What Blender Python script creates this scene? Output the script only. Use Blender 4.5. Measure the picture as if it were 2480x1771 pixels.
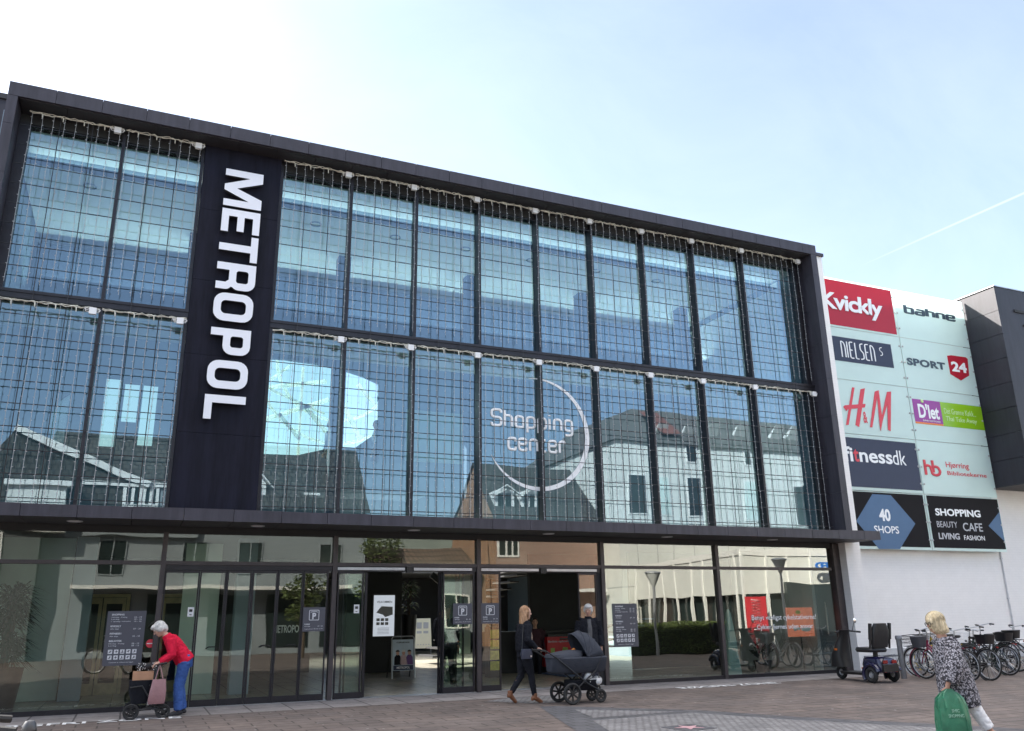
import bpy, bmesh, math, random
from mathutils import Vector, Matrix, noise as mnoise
R = math.radians
random.seed(11)
for o in list(bpy.data.objects): bpy.data.objects.remove(o)
SC = bpy.context.scene
COL = SC.collection

# ---------------------------------------------------------------- camera, sky, sun, exposure
PW, PH, FPX = 2480.0, 1771.0, 2011.53
CAM = Vector((0.0, -17.5, 1.55))
YAW, PIT, ROL = R(23.93974), R(16.72775), R(-0.894234)
_f = Vector((math.sin(YAW)*math.cos(PIT), math.cos(YAW)*math.cos(PIT), math.sin(PIT)))
_r0 = Vector((math.cos(YAW), -math.sin(YAW), 0)); _u0 = _r0.cross(_f)
_r = math.cos(ROL)*_r0 + math.sin(ROL)*_u0
_u = -math.sin(ROL)*_r0 + math.cos(ROL)*_u0
cd = bpy.data.cameras.new('camera'); cam = bpy.data.objects.new('camera', cd); COL.objects.link(cam)
cam.matrix_world = Matrix(((_r.x, _u.x, -_f.x, CAM.x), (_r.y, _u.y, -_f.y, CAM.y), (_r.z, _u.z, -_f.z, CAM.z), (0, 0, 0, 1)))
cd.sensor_fit = 'HORIZONTAL'; cd.sensor_width = 36.0; cd.lens = 36.0*FPX/PW
cd.clip_start = 0.05; cd.clip_end = 3000
SC.camera = cam

def ray(px, py): return (_f*FPX + _r*(px-PW/2) - _u*(py-PH/2))
def at(px, py, y):                       # point on the vertical plane at depth y seen at a photo position
    d = ray(px, py); t = (y-CAM.y)/d.y; return CAM + d*t
def atz(px, py, z):
    d = ray(px, py); t = (z-CAM.z)/d.z; return CAM + d*t

SUN_EL, SUN_AZ = R(36), R(-47)           # azimuth from +y towards +x: the sun stands behind the centre, to the left
sdir = Vector((math.sin(SUN_AZ)*math.cos(SUN_EL), math.cos(SUN_AZ)*math.cos(SUN_EL), math.sin(SUN_EL)))
sl = bpy.data.lights.new('sun', 'SUN'); sl.energy = 4.6; sl.angle = R(0.53); sl.color = (1.0, 0.945, 0.86)
so = bpy.data.objects.new('sun', sl); COL.objects.link(so)
so.rotation_euler = (-sdir).to_track_quat('-Z', 'Y').to_euler()
so.location = (0, 0, 60)
w = bpy.data.worlds.new('World'); SC.world = w; w.use_nodes = True
nt = w.node_tree; nt.nodes.clear()
def N(nt, t, **kw):
    n = nt.nodes.new(t)
    for k, v in kw.items():
        if k.startswith('i_'):
            key = k[2:]; key = int(key) if key.isdigit() else key.replace('_', ' ')
            n.inputs[key].default_value = v
        else: setattr(n, k, v)
    return n
sky = N(nt, 'ShaderNodeTexSky', sky_type='NISHITA', sun_disc=False, sun_elevation=SUN_EL, sun_rotation=SUN_AZ,
        altitude=20, air_density=1.0, dust_density=1.8, ozone_density=1.8)
tc = N(nt, 'ShaderNodeTexCoord')
mp = N(nt, 'ShaderNodeMapping'); mp.inputs['Rotation'].default_value = (0.3, 0.5, 0.6); mp.inputs['Scale'].default_value = (1.2, 3.4, 3.0)
nz = N(nt, 'ShaderNodeTexNoise', i_Scale=1.7, i_Detail=7.0, i_Roughness=0.62, i_Distortion=0.5)
rp = N(nt, 'ShaderNodeValToRGB'); rp.color_ramp.elements[0].position = 0.30; rp.color_ramp.elements[1].position = 0.80
rp.color_ramp.elements[0].color = (0.045, 0.045, 0.045, 1); rp.color_ramp.elements[1].color = (0.075, 0.075, 0.075, 1)
# a thin contrail: a great-circle band on the sky
d1 = ray(2060, 655).normalized(); d2 = ray(2480, 468).normalized()
cn = d1.cross(d2).normalized(); cm = (d1*0.1+d2*0.9).normalized()
def dot(v):
    n = N(nt, 'ShaderNodeVectorMath', operation='DOT_PRODUCT'); n.inputs[1].default_value = v; return n
dn = dot(cn); dm = dot(cm)
ab = N(nt, 'ShaderNodeMath', operation='ABSOLUTE')
wd = N(nt, 'ShaderNodeMapRange'); wd.inputs[1].default_value = 0.0002; wd.inputs[2].default_value = 0.0030; wd.inputs[3].default_value = 0.11; wd.inputs[4].default_value = 0.0
ln = N(nt, 'ShaderNodeMapRange'); ln.inputs[1].default_value = 0.975; ln.inputs[2].default_value = 1.0
ml = N(nt, 'ShaderNodeMath', operation='MULTIPLY'); ad = N(nt, 'ShaderNodeMath', operation='MAXIMUM')
mx = N(nt, 'ShaderNodeMix', data_type='RGBA'); mx.inputs['B'].default_value = (15.0, 14.3, 13.6, 1)
bg = N(nt, 'ShaderNodeBackground'); bg.inputs['Strength'].default_value = 0.092
wo = N(nt, 'ShaderNodeOutputWorld')
L = nt.links.new
nv = N(nt, 'ShaderNodeVectorMath', operation='NORMALIZE')
L(tc.outputs['Generated'], nv.inputs[0]); L(tc.outputs['Generated'], mp.inputs['Vector']); L(mp.outputs[0], nz.inputs['Vector']); L(nz.outputs['Fac'], rp.inputs[0])
L(nv.outputs[0], dn.inputs[0]); L(nv.outputs[0], dm.inputs[0]); L(dn.outputs['Value'], ab.inputs[0]); L(ab.outputs[0], wd.inputs[0]); L(dm.outputs['Value'], ln.inputs[0])
L(wd.outputs[0], ml.inputs[0]); L(ln.outputs[0], ml.inputs[1]); L(ml.outputs[0], ad.inputs[0])
sz = N(nt, 'ShaderNodeSeparateXYZ'); L(nv.outputs[0], sz.inputs[0])           # unseen bright veil added high overhead to lift light on shaded walls
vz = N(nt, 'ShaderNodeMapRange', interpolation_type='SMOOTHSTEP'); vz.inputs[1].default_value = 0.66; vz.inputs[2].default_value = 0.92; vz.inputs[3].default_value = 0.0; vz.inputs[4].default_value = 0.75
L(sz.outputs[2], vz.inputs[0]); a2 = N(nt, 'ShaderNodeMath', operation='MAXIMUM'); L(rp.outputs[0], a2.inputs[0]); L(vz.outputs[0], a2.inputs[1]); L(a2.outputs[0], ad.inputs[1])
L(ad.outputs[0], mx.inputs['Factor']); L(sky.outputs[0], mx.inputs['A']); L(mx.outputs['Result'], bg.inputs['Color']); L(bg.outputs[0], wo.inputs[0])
SC.view_settings.view_transform = 'Standard'; SC.view_settings.look = 'None'; SC.view_settings.gamma = 1.0
SC.view_settings.exposure = 1.9
try:
    SC.cycles.use_denoising = True; SC.cycles.max_bounces = 9; SC.cycles.transparent_max_bounces = 24
    SC.cycles.diffuse_bounces = 4; SC.cycles.glossy_bounces = 4
    SC.cycles.caustics_reflective = False; SC.cycles.caustics_refractive = False
    SC.cycles.sample_clamp_indirect = 6.0
except Exception: pass

# ---------------------------------------------------------------- helpers
def s2l(c):
    return tuple((x/12.92 if x <= 0.04045 else ((x+0.055)/1.055)**2.4) for x in c)
MATS = {}
def coords(nt, mode):
    tc = N(nt, 'ShaderNodeTexCoord')
    if mode == 'xyz': return tc.outputs['Object']
    sp = N(nt, 'ShaderNodeSeparateXYZ'); cb = N(nt, 'ShaderNodeCombineXYZ')
    nt.links.new(tc.outputs['Object'], sp.inputs[0])
    for i, a in enumerate(mode): nt.links.new(sp.outputs['XYZ'.index(a.upper())], cb.inputs[i])
    return cb.outputs[0]
def mat(name, col, rough=0.6, metal=0.0, var=0.12, scale=6.0, bump=0.0, bscale=60.0, spec=0.5, detail=4.0, emit=None, trans=0.0, coat=0.0):
    if name in MATS: return MATS[name]
    m = bpy.data.materials.new(name); m.use_nodes = True; nt = m.node_tree; b = nt.nodes['Principled BSDF']
    b.inputs['Roughness'].default_value = rough; b.inputs['Metallic'].default_value = metal
    b.inputs['Specular IOR Level'].default_value = spec; b.inputs['Coat Weight'].default_value = coat
    c = tuple(col)+(1,)
    b.inputs['Base Color'].default_value = c
    if var > 0:
        co = coords(nt, 'xyz')
        nz = N(nt, 'ShaderNodeTexNoise', i_Scale=scale, i_Detail=detail, i_Roughness=0.6)
        mp = N(nt, 'ShaderNodeMapRange'); mp.inputs[1].default_value = 0.3; mp.inputs[2].default_value = 0.7
        mp.inputs[3].default_value = 1-var; mp.inputs[4].default_value = 1+var
        mul = N(nt, 'ShaderNodeMix', data_type='RGBA', blend_type='MULTIPLY'); mul.inputs['Factor'].default_value = 1.0
        mul.inputs['A'].default_value = c
        nt.links.new(co, nz.inputs['Vector']); nt.links.new(nz.outputs['Fac'], mp.inputs[0]); nt.links.new(mp.outputs[0], mul.inputs['B'])
        nt.links.new(mul.outputs['Result'], b.inputs['Base Color'])
    if bump > 0:
        co = coords(nt, 'xyz')
        n2 = N(nt, 'ShaderNodeTexNoise', i_Scale=bscale, i_Detail=3.0)
        bp = N(nt, 'ShaderNodeBump'); bp.inputs['Strength'].default_value = bump; bp.inputs['Distance'].default_value = 0.02
        nt.links.new(co, n2.inputs['Vector']); nt.links.new(n2.outputs['Fac'], bp.inputs['Height']); nt.links.new(bp.outputs[0], b.inputs['Normal'])
    if emit:
        b.inputs['Emission Color'].default_value = tuple(emit[:3])+(1,); b.inputs['Emission Strength'].default_value = emit[3]
    MATS[name] = m
    return m
def cladmat(name, col, rough, spec=.4, streak=.22):
    m = mat(name, col, rough, 0, .10, 1.3, .04, 220, spec); nt = m.node_tree; b = nt.nodes['Principled BSDF']
    src = b.inputs['Base Color'].links[0].from_socket
    co = coords(nt, 'xyz'); mp_ = N(nt, 'ShaderNodeMapping'); mp_.inputs['Scale'].default_value = (7, 7, .7); nz_ = N(nt, 'ShaderNodeTexNoise', i_Scale=1.0, i_Detail=6.0, i_Roughness=.7)
    mr = N(nt, 'ShaderNodeMapRange'); mr.inputs[1].default_value = .35; mr.inputs[2].default_value = .7; mr.inputs[3].default_value = 1-streak; mr.inputs[4].default_value = 1+streak*1.6
    mu = N(nt, 'ShaderNodeMix', data_type='RGBA', blend_type='MULTIPLY'); mu.inputs['Factor'].default_value = 1
    nt.links.new(co, mp_.inputs[0]); nt.links.new(mp_.outputs[0], nz_.inputs['Vector']); nt.links.new(nz_.outputs['Fac'], mr.inputs[0]); nt.links.new(src, mu.inputs['A']); nt.links.new(mr.outputs[0], mu.inputs['B']); nt.links.new(mu.outputs['Result'], b.inputs['Base Color'])
    return m
def brickmat(name, c1, c2, mortar, mode, bw, bh, msize=0.01, offset=0.5, rough=0.8, bump=0.4, var=0.15, nscale=1.2, squash=1.0, dirt=None):
    if name in MATS: return MATS[name]
    m = bpy.data.materials.new(name); m.use_nodes = True; nt = m.node_tree; b = nt.nodes['Principled BSDF']; lk = nt.links.new
    b.inputs['Roughness'].default_value = rough; b.inputs['Specular IOR Level'].default_value = 0.3
    co = coords(nt, mode)
    br = N(nt, 'ShaderNodeTexBrick', offset=offset, squash=squash)
    br.inputs['Color1'].default_value = tuple(c1)+(1,); br.inputs['Color2'].default_value = tuple(c2)+(1,); br.inputs['Mortar'].default_value = tuple(mortar)+(1,)
    br.inputs['Scale'].default_value = 1.0; br.inputs['Brick Width'].default_value = bw; br.inputs['Row Height'].default_value = bh
    br.inputs['Mortar Size'].default_value = msize; br.inputs['Mortar Smooth'].default_value = 0.2; br.inputs['Bias'].default_value = 0.0
    lk(co, br.inputs['Vector'])
    nz = N(nt, 'ShaderNodeTexNoise', i_Scale=nscale, i_Detail=6.0, i_Roughness=0.65); lk(coords(nt, 'xyz'), nz.inputs['Vector'])
    mp = N(nt, 'ShaderNodeMapRange'); mp.inputs[1].default_value = 0.3; mp.inputs[2].default_value = 0.7; mp.inputs[3].default_value = 1-var; mp.inputs[4].default_value = 1+var
    lk(nz.outputs['Fac'], mp.inputs[0])
    mul = N(nt, 'ShaderNodeMix', data_type='RGBA', blend_type='MULTIPLY'); mul.inputs['Factor'].default_value = 1.0
    lk(br.outputs['Color'], mul.inputs['A']); lk(mp.outputs[0], mul.inputs['B'])
    out = mul.outputs['Result']
    n5 = N(nt, 'ShaderNodeTexNoise', i_Scale=nscale*7, i_Detail=5.0, i_Roughness=0.7); lk(coords(nt, 'xyz'), n5.inputs['Vector'])
    m5 = N(nt, 'ShaderNodeMapRange'); m5.inputs[1].default_value = 0.35; m5.inputs[2].default_value = 0.65; m5.inputs[3].default_value = 1-var*.7; m5.inputs[4].default_value = 1+var*.5; lk(n5.outputs['Fac'], m5.inputs[0])
    u5 = N(nt, 'ShaderNodeMix', data_type='RGBA', blend_type='MULTIPLY'); u5.inputs['Factor'].default_value = 1.0; lk(out, u5.inputs['A']); lk(m5.outputs[0], u5.inputs['B']); out = u5.outputs['Result']
    if dirt:                              # gum spots and litter specks
        vo = N(nt, 'ShaderNodeTexVoronoi', i_Scale=dirt[1]); lk(coords(nt, 'xyz'), vo.inputs['Vector'])
        lt = N(nt, 'ShaderNodeMath', operation='LESS_THAN'); lt.inputs[1].default_value = dirt[2]; lk(vo.outputs['Distance'], lt.inputs[0])
        wn = N(nt, 'ShaderNodeSeparateXYZ'); lk(vo.outputs['Color'], wn.inputs[0])
        gt = N(nt, 'ShaderNodeMath', operation='GREATER_THAN'); gt.inputs[1].default_value = 0.62; lk(wn.outputs[0], gt.inputs[0])
        an = N(nt, 'ShaderNodeMath', operation='MULTIPLY'); lk(lt.outputs[0], an.inputs[0]); lk(gt.outputs[0], an.inputs[1])
        m2 = N(nt, 'ShaderNodeMix', data_type='RGBA'); m2.inputs['B'].default_value = tuple(dirt[0])+(1,)
        lk(an.outputs[0], m2.inputs['Factor']); lk(out, m2.inputs['A']); out = m2.outputs['Result']
    lk(out, b.inputs['Base Color'])
    bp = N(nt, 'ShaderNodeBump'); bp.inputs['Strength'].default_value = bump; bp.inputs['Distance'].default_value = 0.01; bp.invert = True
    lk(br.outputs['Fac'], bp.inputs['Height']); lk(bp.outputs[0], b.inputs['Normal'])
    MATS[name] = m
    return m
def glassmat(name, tint, base, fres, gcol=(0.95, 1.0, 1.0), wav=0.02, wscale=0.5, rough=0.0):
    if name in MATS: return MATS[name]
    m = bpy.data.materials.new(name); m.use_nodes = True; nt = m.node_tree; nt.nodes.clear(); lk = nt.links.new
    out = N(nt, 'ShaderNodeOutputMaterial'); mixn = N(nt, 'ShaderNodeMixShader')
    tr = N(nt, 'ShaderNodeBsdfTransparent'); tr.inputs[0].default_value = tuple(tint)+(1,)
    gl = N(nt, 'ShaderNodeBsdfGlossy'); gl.inputs['Roughness'].default_value = rough; gl.inputs['Color'].default_value = tuple(gcol)+(1,)
    lw = N(nt, 'ShaderNodeLayerWeight'); lw.inputs['Blend'].default_value = 0.5
    pw = N(nt, 'ShaderNodeMath', operation='POWER'); pw.inputs[1].default_value = 1.5
    ma = N(nt, 'ShaderNodeMath', operation='MULTIPLY_ADD'); ma.inputs[1].default_value = fres; ma.inputs[2].default_value = base; ma.use_clamp = True
    lk(lw.outputs['Facing'], pw.inputs[0]); lk(pw.outputs[0], ma.inputs[0]); lk(ma.outputs[0], mixn.inputs[0])
    if wav > 0:
        nz = N(nt, 'ShaderNodeTexNoise', i_Scale=wscale, i_Detail=1.0); lk(coords(nt, 'xyz'), nz.inputs['Vector'])
        bp = N(nt, 'ShaderNodeBump'); bp.inputs['Strength'].default_value = 1.0; bp.inputs['Distance'].default_value = wav
        lk(nz.outputs['Fac'], bp.inputs['Height']); lk(bp.outputs[0], gl.inputs['Normal'])
    lk(tr.outputs[0], mixn.inputs[1]); lk(gl.outputs[0], mixn.inputs[2]); lk(mixn.outputs[0], out.inputs[0])
    MATS[name] = m
    return m
def emitmat(name, col, st):
    if name in MATS: return MATS[name]
    m = bpy.data.materials.new(name); m.use_nodes = True; nt = m.node_tree; nt.nodes.clear()
    e = N(nt, 'ShaderNodeEmission'); e.inputs[0].default_value = tuple(col)+(1,); e.inputs[1].default_value = st
    o = N(nt, 'ShaderNodeOutputMaterial'); nt.links.new(e.outputs[0], o.inputs[0]); MATS[name] = m
    return m

def wloc(o):
    v = Vector((0, 0, 0))
    while o is not None: v = v + o.location; o = o.parent
    return v
def frame_axes(t):
    t = Vector(t).normalized(); a = Vector((0, 0, 1)) if abs(t.z) < 0.9 else Vector((1, 0, 0))
    s = t.cross(a).normalized(); return s, s.cross(t).normalized()
class MB:
    def __init__(s): s.v = []; s.f = []; s.mi = []; s.cur = 0
    def add(s, vs, fs):
        b = len(s.v); s.v += [Vector(p) for p in vs]
        for f in fs: s.f.append(tuple(b+i for i in f)); s.mi.append(s.cur)
        return s
    def box(s, x0, y0, z0, x1, y1, z1, M=None):
        x0, x1 = min(x0, x1), max(x0, x1); y0, y1 = min(y0, y1), max(y0, y1); z0, z1 = min(z0, z1), max(z0, z1)
        vs = [(x0, y0, z0), (x1, y0, z0), (x1, y1, z0), (x0, y1, z0), (x0, y0, z1), (x1, y0, z1), (x1, y1, z1), (x0, y1, z1)]
        if M: vs = [M @ Vector(p) for p in vs]
        return s.add(vs, [(0, 3, 2, 1), (4, 5, 6, 7), (0, 1, 5, 4), (1, 2, 6, 5), (2, 3, 7, 6), (3, 0, 4, 7)])
    def bar(s, p, q, wd, ht, up=(0, 0, 1)):     # rectangular bar from p to q
        p, q = Vector(p), Vector(q); t = (q-p).normalized(); sd = t.cross(Vector(up))
        if sd.length < 1e-4: sd = t.cross(Vector((0, 1, 0)))
        sd.normalize(); uu = sd.cross(t)
        vs = []
        for c in (p, q):
            for a, b in ((-1, -1), (1, -1), (1, 1), (-1, 1)): vs.append(c+sd*a*wd/2+uu*b*ht/2)
        return s.add(vs, [(3, 2, 1, 0), (4, 5, 6, 7), (0, 1, 5, 4), (1, 2, 6, 5), (2, 3, 7, 6), (3, 0, 4, 7)])
    def tube(s, pts, r, n=8, cap=True, closed=False):
        pts = [Vector(p) for p in pts]; k = len(pts)
        rs = r if isinstance(r, (list, tuple)) else [r]*k
        b = len(s.v); prev = None
        for i in range(k):
            if closed: t = pts[(i+1) % k]-pts[i-1]
            else: t = pts[min(i+1, k-1)]-pts[max(i-1, 0)]
            t.normalize()
            if prev is None: sd, uu = frame_axes(t)
            else:
                uu = (prev - t*prev.dot(t))
                if uu.length < 1e-5: sd, uu = frame_axes(t)
                else: uu.normalize(); sd = t.cross(uu) * -1
            sd = uu.cross(t).normalized(); prev = uu
            for j in range(n):
                a = 2*math.pi*j/n
                s.v.append(pts[i]+(sd*math.cos(a)+uu*math.sin(a))*rs[i])
        m = k if closed else k-1
        for i in range(m):
            i2 = (i+1) % k
            for j in range(n):
                j2 = (j+1) % n
                s.f.append((b+i*n+j, b+i*n+j2, b+i2*n+j2, b+i2*n+j)); s.mi.append(s.cur)
        if cap and not closed:
            s.f.append(tuple(b+j for j in range(n))[::-1]); s.mi.append(s.cur)
            s.f.append(tuple(b+(k-1)*n+j for j in range(n))); s.mi.append(s.cur)
        return s
    def ring(s, c, nrm, Rr, r, n=24, m=6, a0=0, a1=360, flat=1.0):
        c = Vector(c); sd, uu = frame_axes(nrm); full = abs(a1-a0) >= 359.9
        k = n if full else n+1
        pts = [c+(sd*math.cos(R(a0+(a1-a0)*i/n))+uu*math.sin(R(a0+(a1-a0)*i/n)))*Rr for i in range(k)]
        return s.tube(pts, r, m, closed=full)
    def ell(s, c, rad, nu=12, nv=8, M=None):
        c = Vector(c); vs = []; fs = []
        for i in range(nv+1):
            th = math.pi*i/nv
            for j in range(nu):
                ph = 2*math.pi*j/nu
                p = Vector((rad[0]*math.sin(th)*math.cos(ph), rad[1]*math.sin(th)*math.sin(ph), rad[2]*math.cos(th)))
                vs.append(c+(M @ p if M else p))
        for i in range(nv):
            for j in range(nu):
                j2 = (j+1) % nu
                fs.append((i*nu+j, (i+1)*nu+j, (i+1)*nu+j2, i*nu+j2))
        return s.add(vs, fs)
    def loft(s, secs, n=16):               # secs: (center, rx, ry) with optional axes; x axis first
        b = len(s.v)
        for sec in secs:
            c, rx, ry = Vector(sec[0]), sec[1], sec[2]
            ax = Vector(sec[3]) if len(sec) > 3 else Vector((1, 0, 0)); ay = Vector(sec[4]) if len(sec) > 4 else Vector((0, 1, 0))
            pw = sec[5] if len(sec) > 5 else 1.0
            for j in range(n):
                a = 2*math.pi*j/n; ca, sa = math.cos(a), math.sin(a)
                ca = math.copysign(abs(ca)**pw, ca); sa = math.copysign(abs(sa)**pw, sa)
                s.v.append(c+ax*rx*ca+ay*ry*sa)
        for i in range(len(secs)-1):
            for j in range(n):
                j2 = (j+1) % n
                s.f.append((b+i*n+j, b+i*n+j2, b+(i+1)*n+j2, b+(i+1)*n+j)); s.mi.append(s.cur)
        k = len(secs)
        s.f.append(tuple(b+j for j in range(n))[::-1]); s.mi.append(s.cur)
        s.f.append(tuple(b+(k-1)*n+j for j in range(n))); s.mi.append(s.cur)
        return s
    def lathe(s, prof, n=20, c=(0, 0, 0)):
        return s.loft([((c[0], c[1], c[2]+z), max(r, 1e-4), max(r, 1e-4)) for r, z in prof], n)
    def prism(s, poly, fn, d0, d1):        # poly 2d outline; fn(u,v,d)->point
        n = len(poly); vs = [fn(u, v, d0) for u, v in poly]+[fn(u, v, d1) for u, v in poly]
        fs = [tuple(range(n))[::-1], tuple(range(n, 2*n))]+[(i, (i+1) % n, n+(i+1) % n, n+i) for i in range(n)]
        return s.add(vs, fs)
    def quad(s, a, b, c, d): return s.add([a, b, c, d], [(0, 1, 2, 3)])
    def build(s, name, m, parent=None, local=False, smooth=False, fixn=True):
        me = bpy.data.meshes.new(name)
        off = Vector((0, 0, 0))
        if parent is not None and not local: off = wloc(parent)
        o = bpy.data.objects.new(name, me); COL.objects.link(o)
        if parent is None:
            xs = [p.x for p in s.v]; ys = [p.y for p in s.v]; zs = [p.z for p in s.v]
            off = Vector(((min(xs)+max(xs))/2, (min(ys)+max(ys))/2, min(zs))); o.location = off
        me.from_pydata([tuple(p-off) for p in s.v], [], s.f)
        ms = m if isinstance(m, (list, tuple)) else [m]
        for k in ms: me.materials.append(k)
        if len(ms) > 1: me.polygons.foreach_set('material_index', s.mi)
        if fixn:
            bm = bmesh.new(); bm.from_mesh(me); bmesh.ops.recalc_face_normals(bm, faces=bm.faces); bm.to_mesh(me); bm.free()
        if smooth:
            me.polygons.foreach_set('use_smooth', [True]*len(me.polygons)); me.set_sharp_from_angle(angle=R(42))
        me.update()
        if parent is not None: o.parent = parent
        return o
    def solid(s, name, m, parent, vox=0.012, sm=3, local=True):   # one continuous surface from overlapping shapes
        o = s.build(name, m, parent, local=local, fixn=True)
        md = o.modifiers.new('a', 'REMESH'); md.mode = 'VOXEL'; md.voxel_size = vox
        if sm:
            m2 = o.modifiers.new('b', 'SMOOTH'); m2.iterations = sm; m2.factor = 0.5
        dg = bpy.context.evaluated_depsgraph_get(); me = bpy.data.meshes.new_from_object(o.evaluated_get(dg))
        o.modifiers.clear(); old = o.data; o.data = me; bpy.data.meshes.remove(old); me.name = name
        me.polygons.foreach_set('use_smooth', [True]*len(me.polygons))
        if not me.materials: me.materials.append(m)
        return o
def wrinkle(o, amp, sc=(14, 14, 9), seed=0.0):
    me = o.data; me.update(); ns = [v.normal.copy() for v in me.vertices]
    for v, n in zip(me.vertices, ns):
        p = Vector((v.co.x*sc[0]+seed, v.co.y*sc[1], v.co.z*sc[2])); k = mnoise.noise(p)+.5*mnoise.noise(p*2.3)
        v.co += n*amp*(1-2*abs(k)*1.2)*.8
    me.update(); return o
def thing(name, label, cat, loc=(0, 0, 0), rz=0.0, group=None, kind=None):
    o = bpy.data.objects.new(name, None); COL.objects.link(o); o.location = loc; o.rotation_euler = (0, 0, rz); o.empty_display_size = 0.2
    return tag(o, label, cat, group, kind)
def tag(o, label=None, cat=None, group=None, kind=None):
    if label: o['label'] = label
    if cat: o['category'] = cat
    if group: o['group'] = group
    if kind: o['kind'] = kind
    return o
def plabel(o, l): o['label'] = l; return o

# ---- lettering
def curve_mesh(splines, ext=0.0, bevel=0.0):
    cu = bpy.data.curves.new('lettering', 'CURVE'); cu.dimensions = '2D' if bevel == 0 else '3D'
    if bevel == 0: cu.fill_mode = 'BOTH'; cu.extrude = ext
    else: cu.bevel_depth = bevel; cu.bevel_resolution = 1; cu.use_fill_caps = True
    for pts, closed in splines:
        sp = cu.splines.new('POLY'); sp.points.add(len(pts)-1)
        for i, p in enumerate(pts): sp.points[i].co = (p[0], p[1], 0, 1)
        sp.use_cyclic_u = closed
    o = bpy.data.objects.new('lettering', cu); COL.objects.link(o)
    dg = bpy.context.evaluated_depsgraph_get(); me = bpy.data.meshes.new_from_object(o.evaluated_get(dg))
    bpy.data.objects.remove(o); bpy.data.curves.remove(cu)
    return me
def text_curve(body, bold=0.0, shear=0.0, ext=0.02, space=1.0, line=1.0, align='LEFT'):
    cu = bpy.data.curves.new('lettering', 'FONT'); cu.body = body; cu.size = 1.0; cu.offset = bold; cu.shear = shear; cu.extrude = ext
    cu.space_character = space; cu.space_line = line; cu.align_x = align; cu.resolution_u = 3
    o = bpy.data.objects.new('lettering', cu); COL.objects.link(o)
    dg = bpy.context.evaluated_depsgraph_get(); me = bpy.data.meshes.new_from_object(o.evaluated_get(dg))
    bpy.data.objects.remove(o); bpy.data.curves.remove(cu)
    return me
def place_mesh(me, name, m, parent, box=None, fn=None, thick=0.004, keep=False, side=None):
    """fit a flat lettering mesh into box (u0,v0,u1,v1) and put it through fn(u,v,d) in world space"""
    vs = [v.co.copy() for v in me.vertices]
    x0, x1 = min(v.x for v in vs), max(v.x for v in vs); y0, y1 = min(v.y for v in vs), max(v.y for v in vs); z0, z1 = min(v.z for v in vs), max(v.z for v in vs)
    sx = (box[2]-box[0])/max(x1-x0, 1e-6); sy = (box[3]-box[1])/max(y1-y0, 1e-6)
    if keep: sx = sy = min(sx, sy)
    off = wloc(parent) if parent is not None else Vector((0, 0, 0))
    for v in me.vertices:
        u = box[0]+(v.co.x-x0)*sx; q = box[1]+(v.co.y-y0)*sy; d = (v.co.z-z0)/max(z1-z0, 1e-6)*thick
        v.co = Vector(fn(u, q, d))-off
    me.materials.clear(); me.materials.append(m); me.name = name
    if side is not None: me.materials.append(side)
    bm = bmesh.new(); bm.from_mesh(me); bmesh.ops.recalc_face_normals(bm, faces=bm.faces)
    if side is not None:
        for fc in bm.faces: fc.material_index = 0 if abs(fc.normal.y) > .7 else 1
    bm.to_mesh(me); bm.free()
    o = bpy.data.objects.new(name, me); COL.objects.link(o)
    if parent is not None: o.parent = parent
    else:
        c = sum((v.co for v in me.vertices), Vector())/len(me.vertices)
        for v in me.vertices: v.co -= c
        o.location = c
    return o
def wall_fn(y): return lambda u, v, d: (u, y-d, v)
def txt(body, box, y, m, parent, name='lettering', thick=0.004, **kw):
    return place_mesh(text_curve(body, **kw), name, m, parent, box, wall_fn(y), thick)
def arc(cx, cy, r, a0, a1, n=5): return [(cx+r*math.cos(R(a0+(a1-a0)*i/n)), cy+r*math.sin(R(a0+(a1-a0)*i/n))) for i in range(n+1)]
def rrect(x0, y0, x1, y1, r, n=5):
    return arc(x1-r, y1-r, r, 0, 90, n)+arc(x0+r, y1-r, r, 90, 180, n)+arc(x0+r, y0+r, r, 180, 270, n)+arc(x1-r, y0+r, r, 270, 360, n)
def rpath(pts, r, n=4):                   # polyline with rounded corners
    pts = [Vector((p[0], p[1], 0)) for p in pts]; out = [pts[0]]
    for i in range(1, len(pts)-1):
        a, b, c = pts[i-1], pts[i], pts[i+1]; d1 = (a-b); d2 = (c-b); k = min(r, d1.length/2, d2.length/2)
        p, q = b+d1.normalized()*k, b+d2.normalized()*k
        for j in range(n+1):
            t = j/n; out.append(p*(1-t)**2+b*2*t*(1-t)+q*t*t)
    out.append(pts[-1]); return [(p.x, p.y) for p in out]
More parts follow.
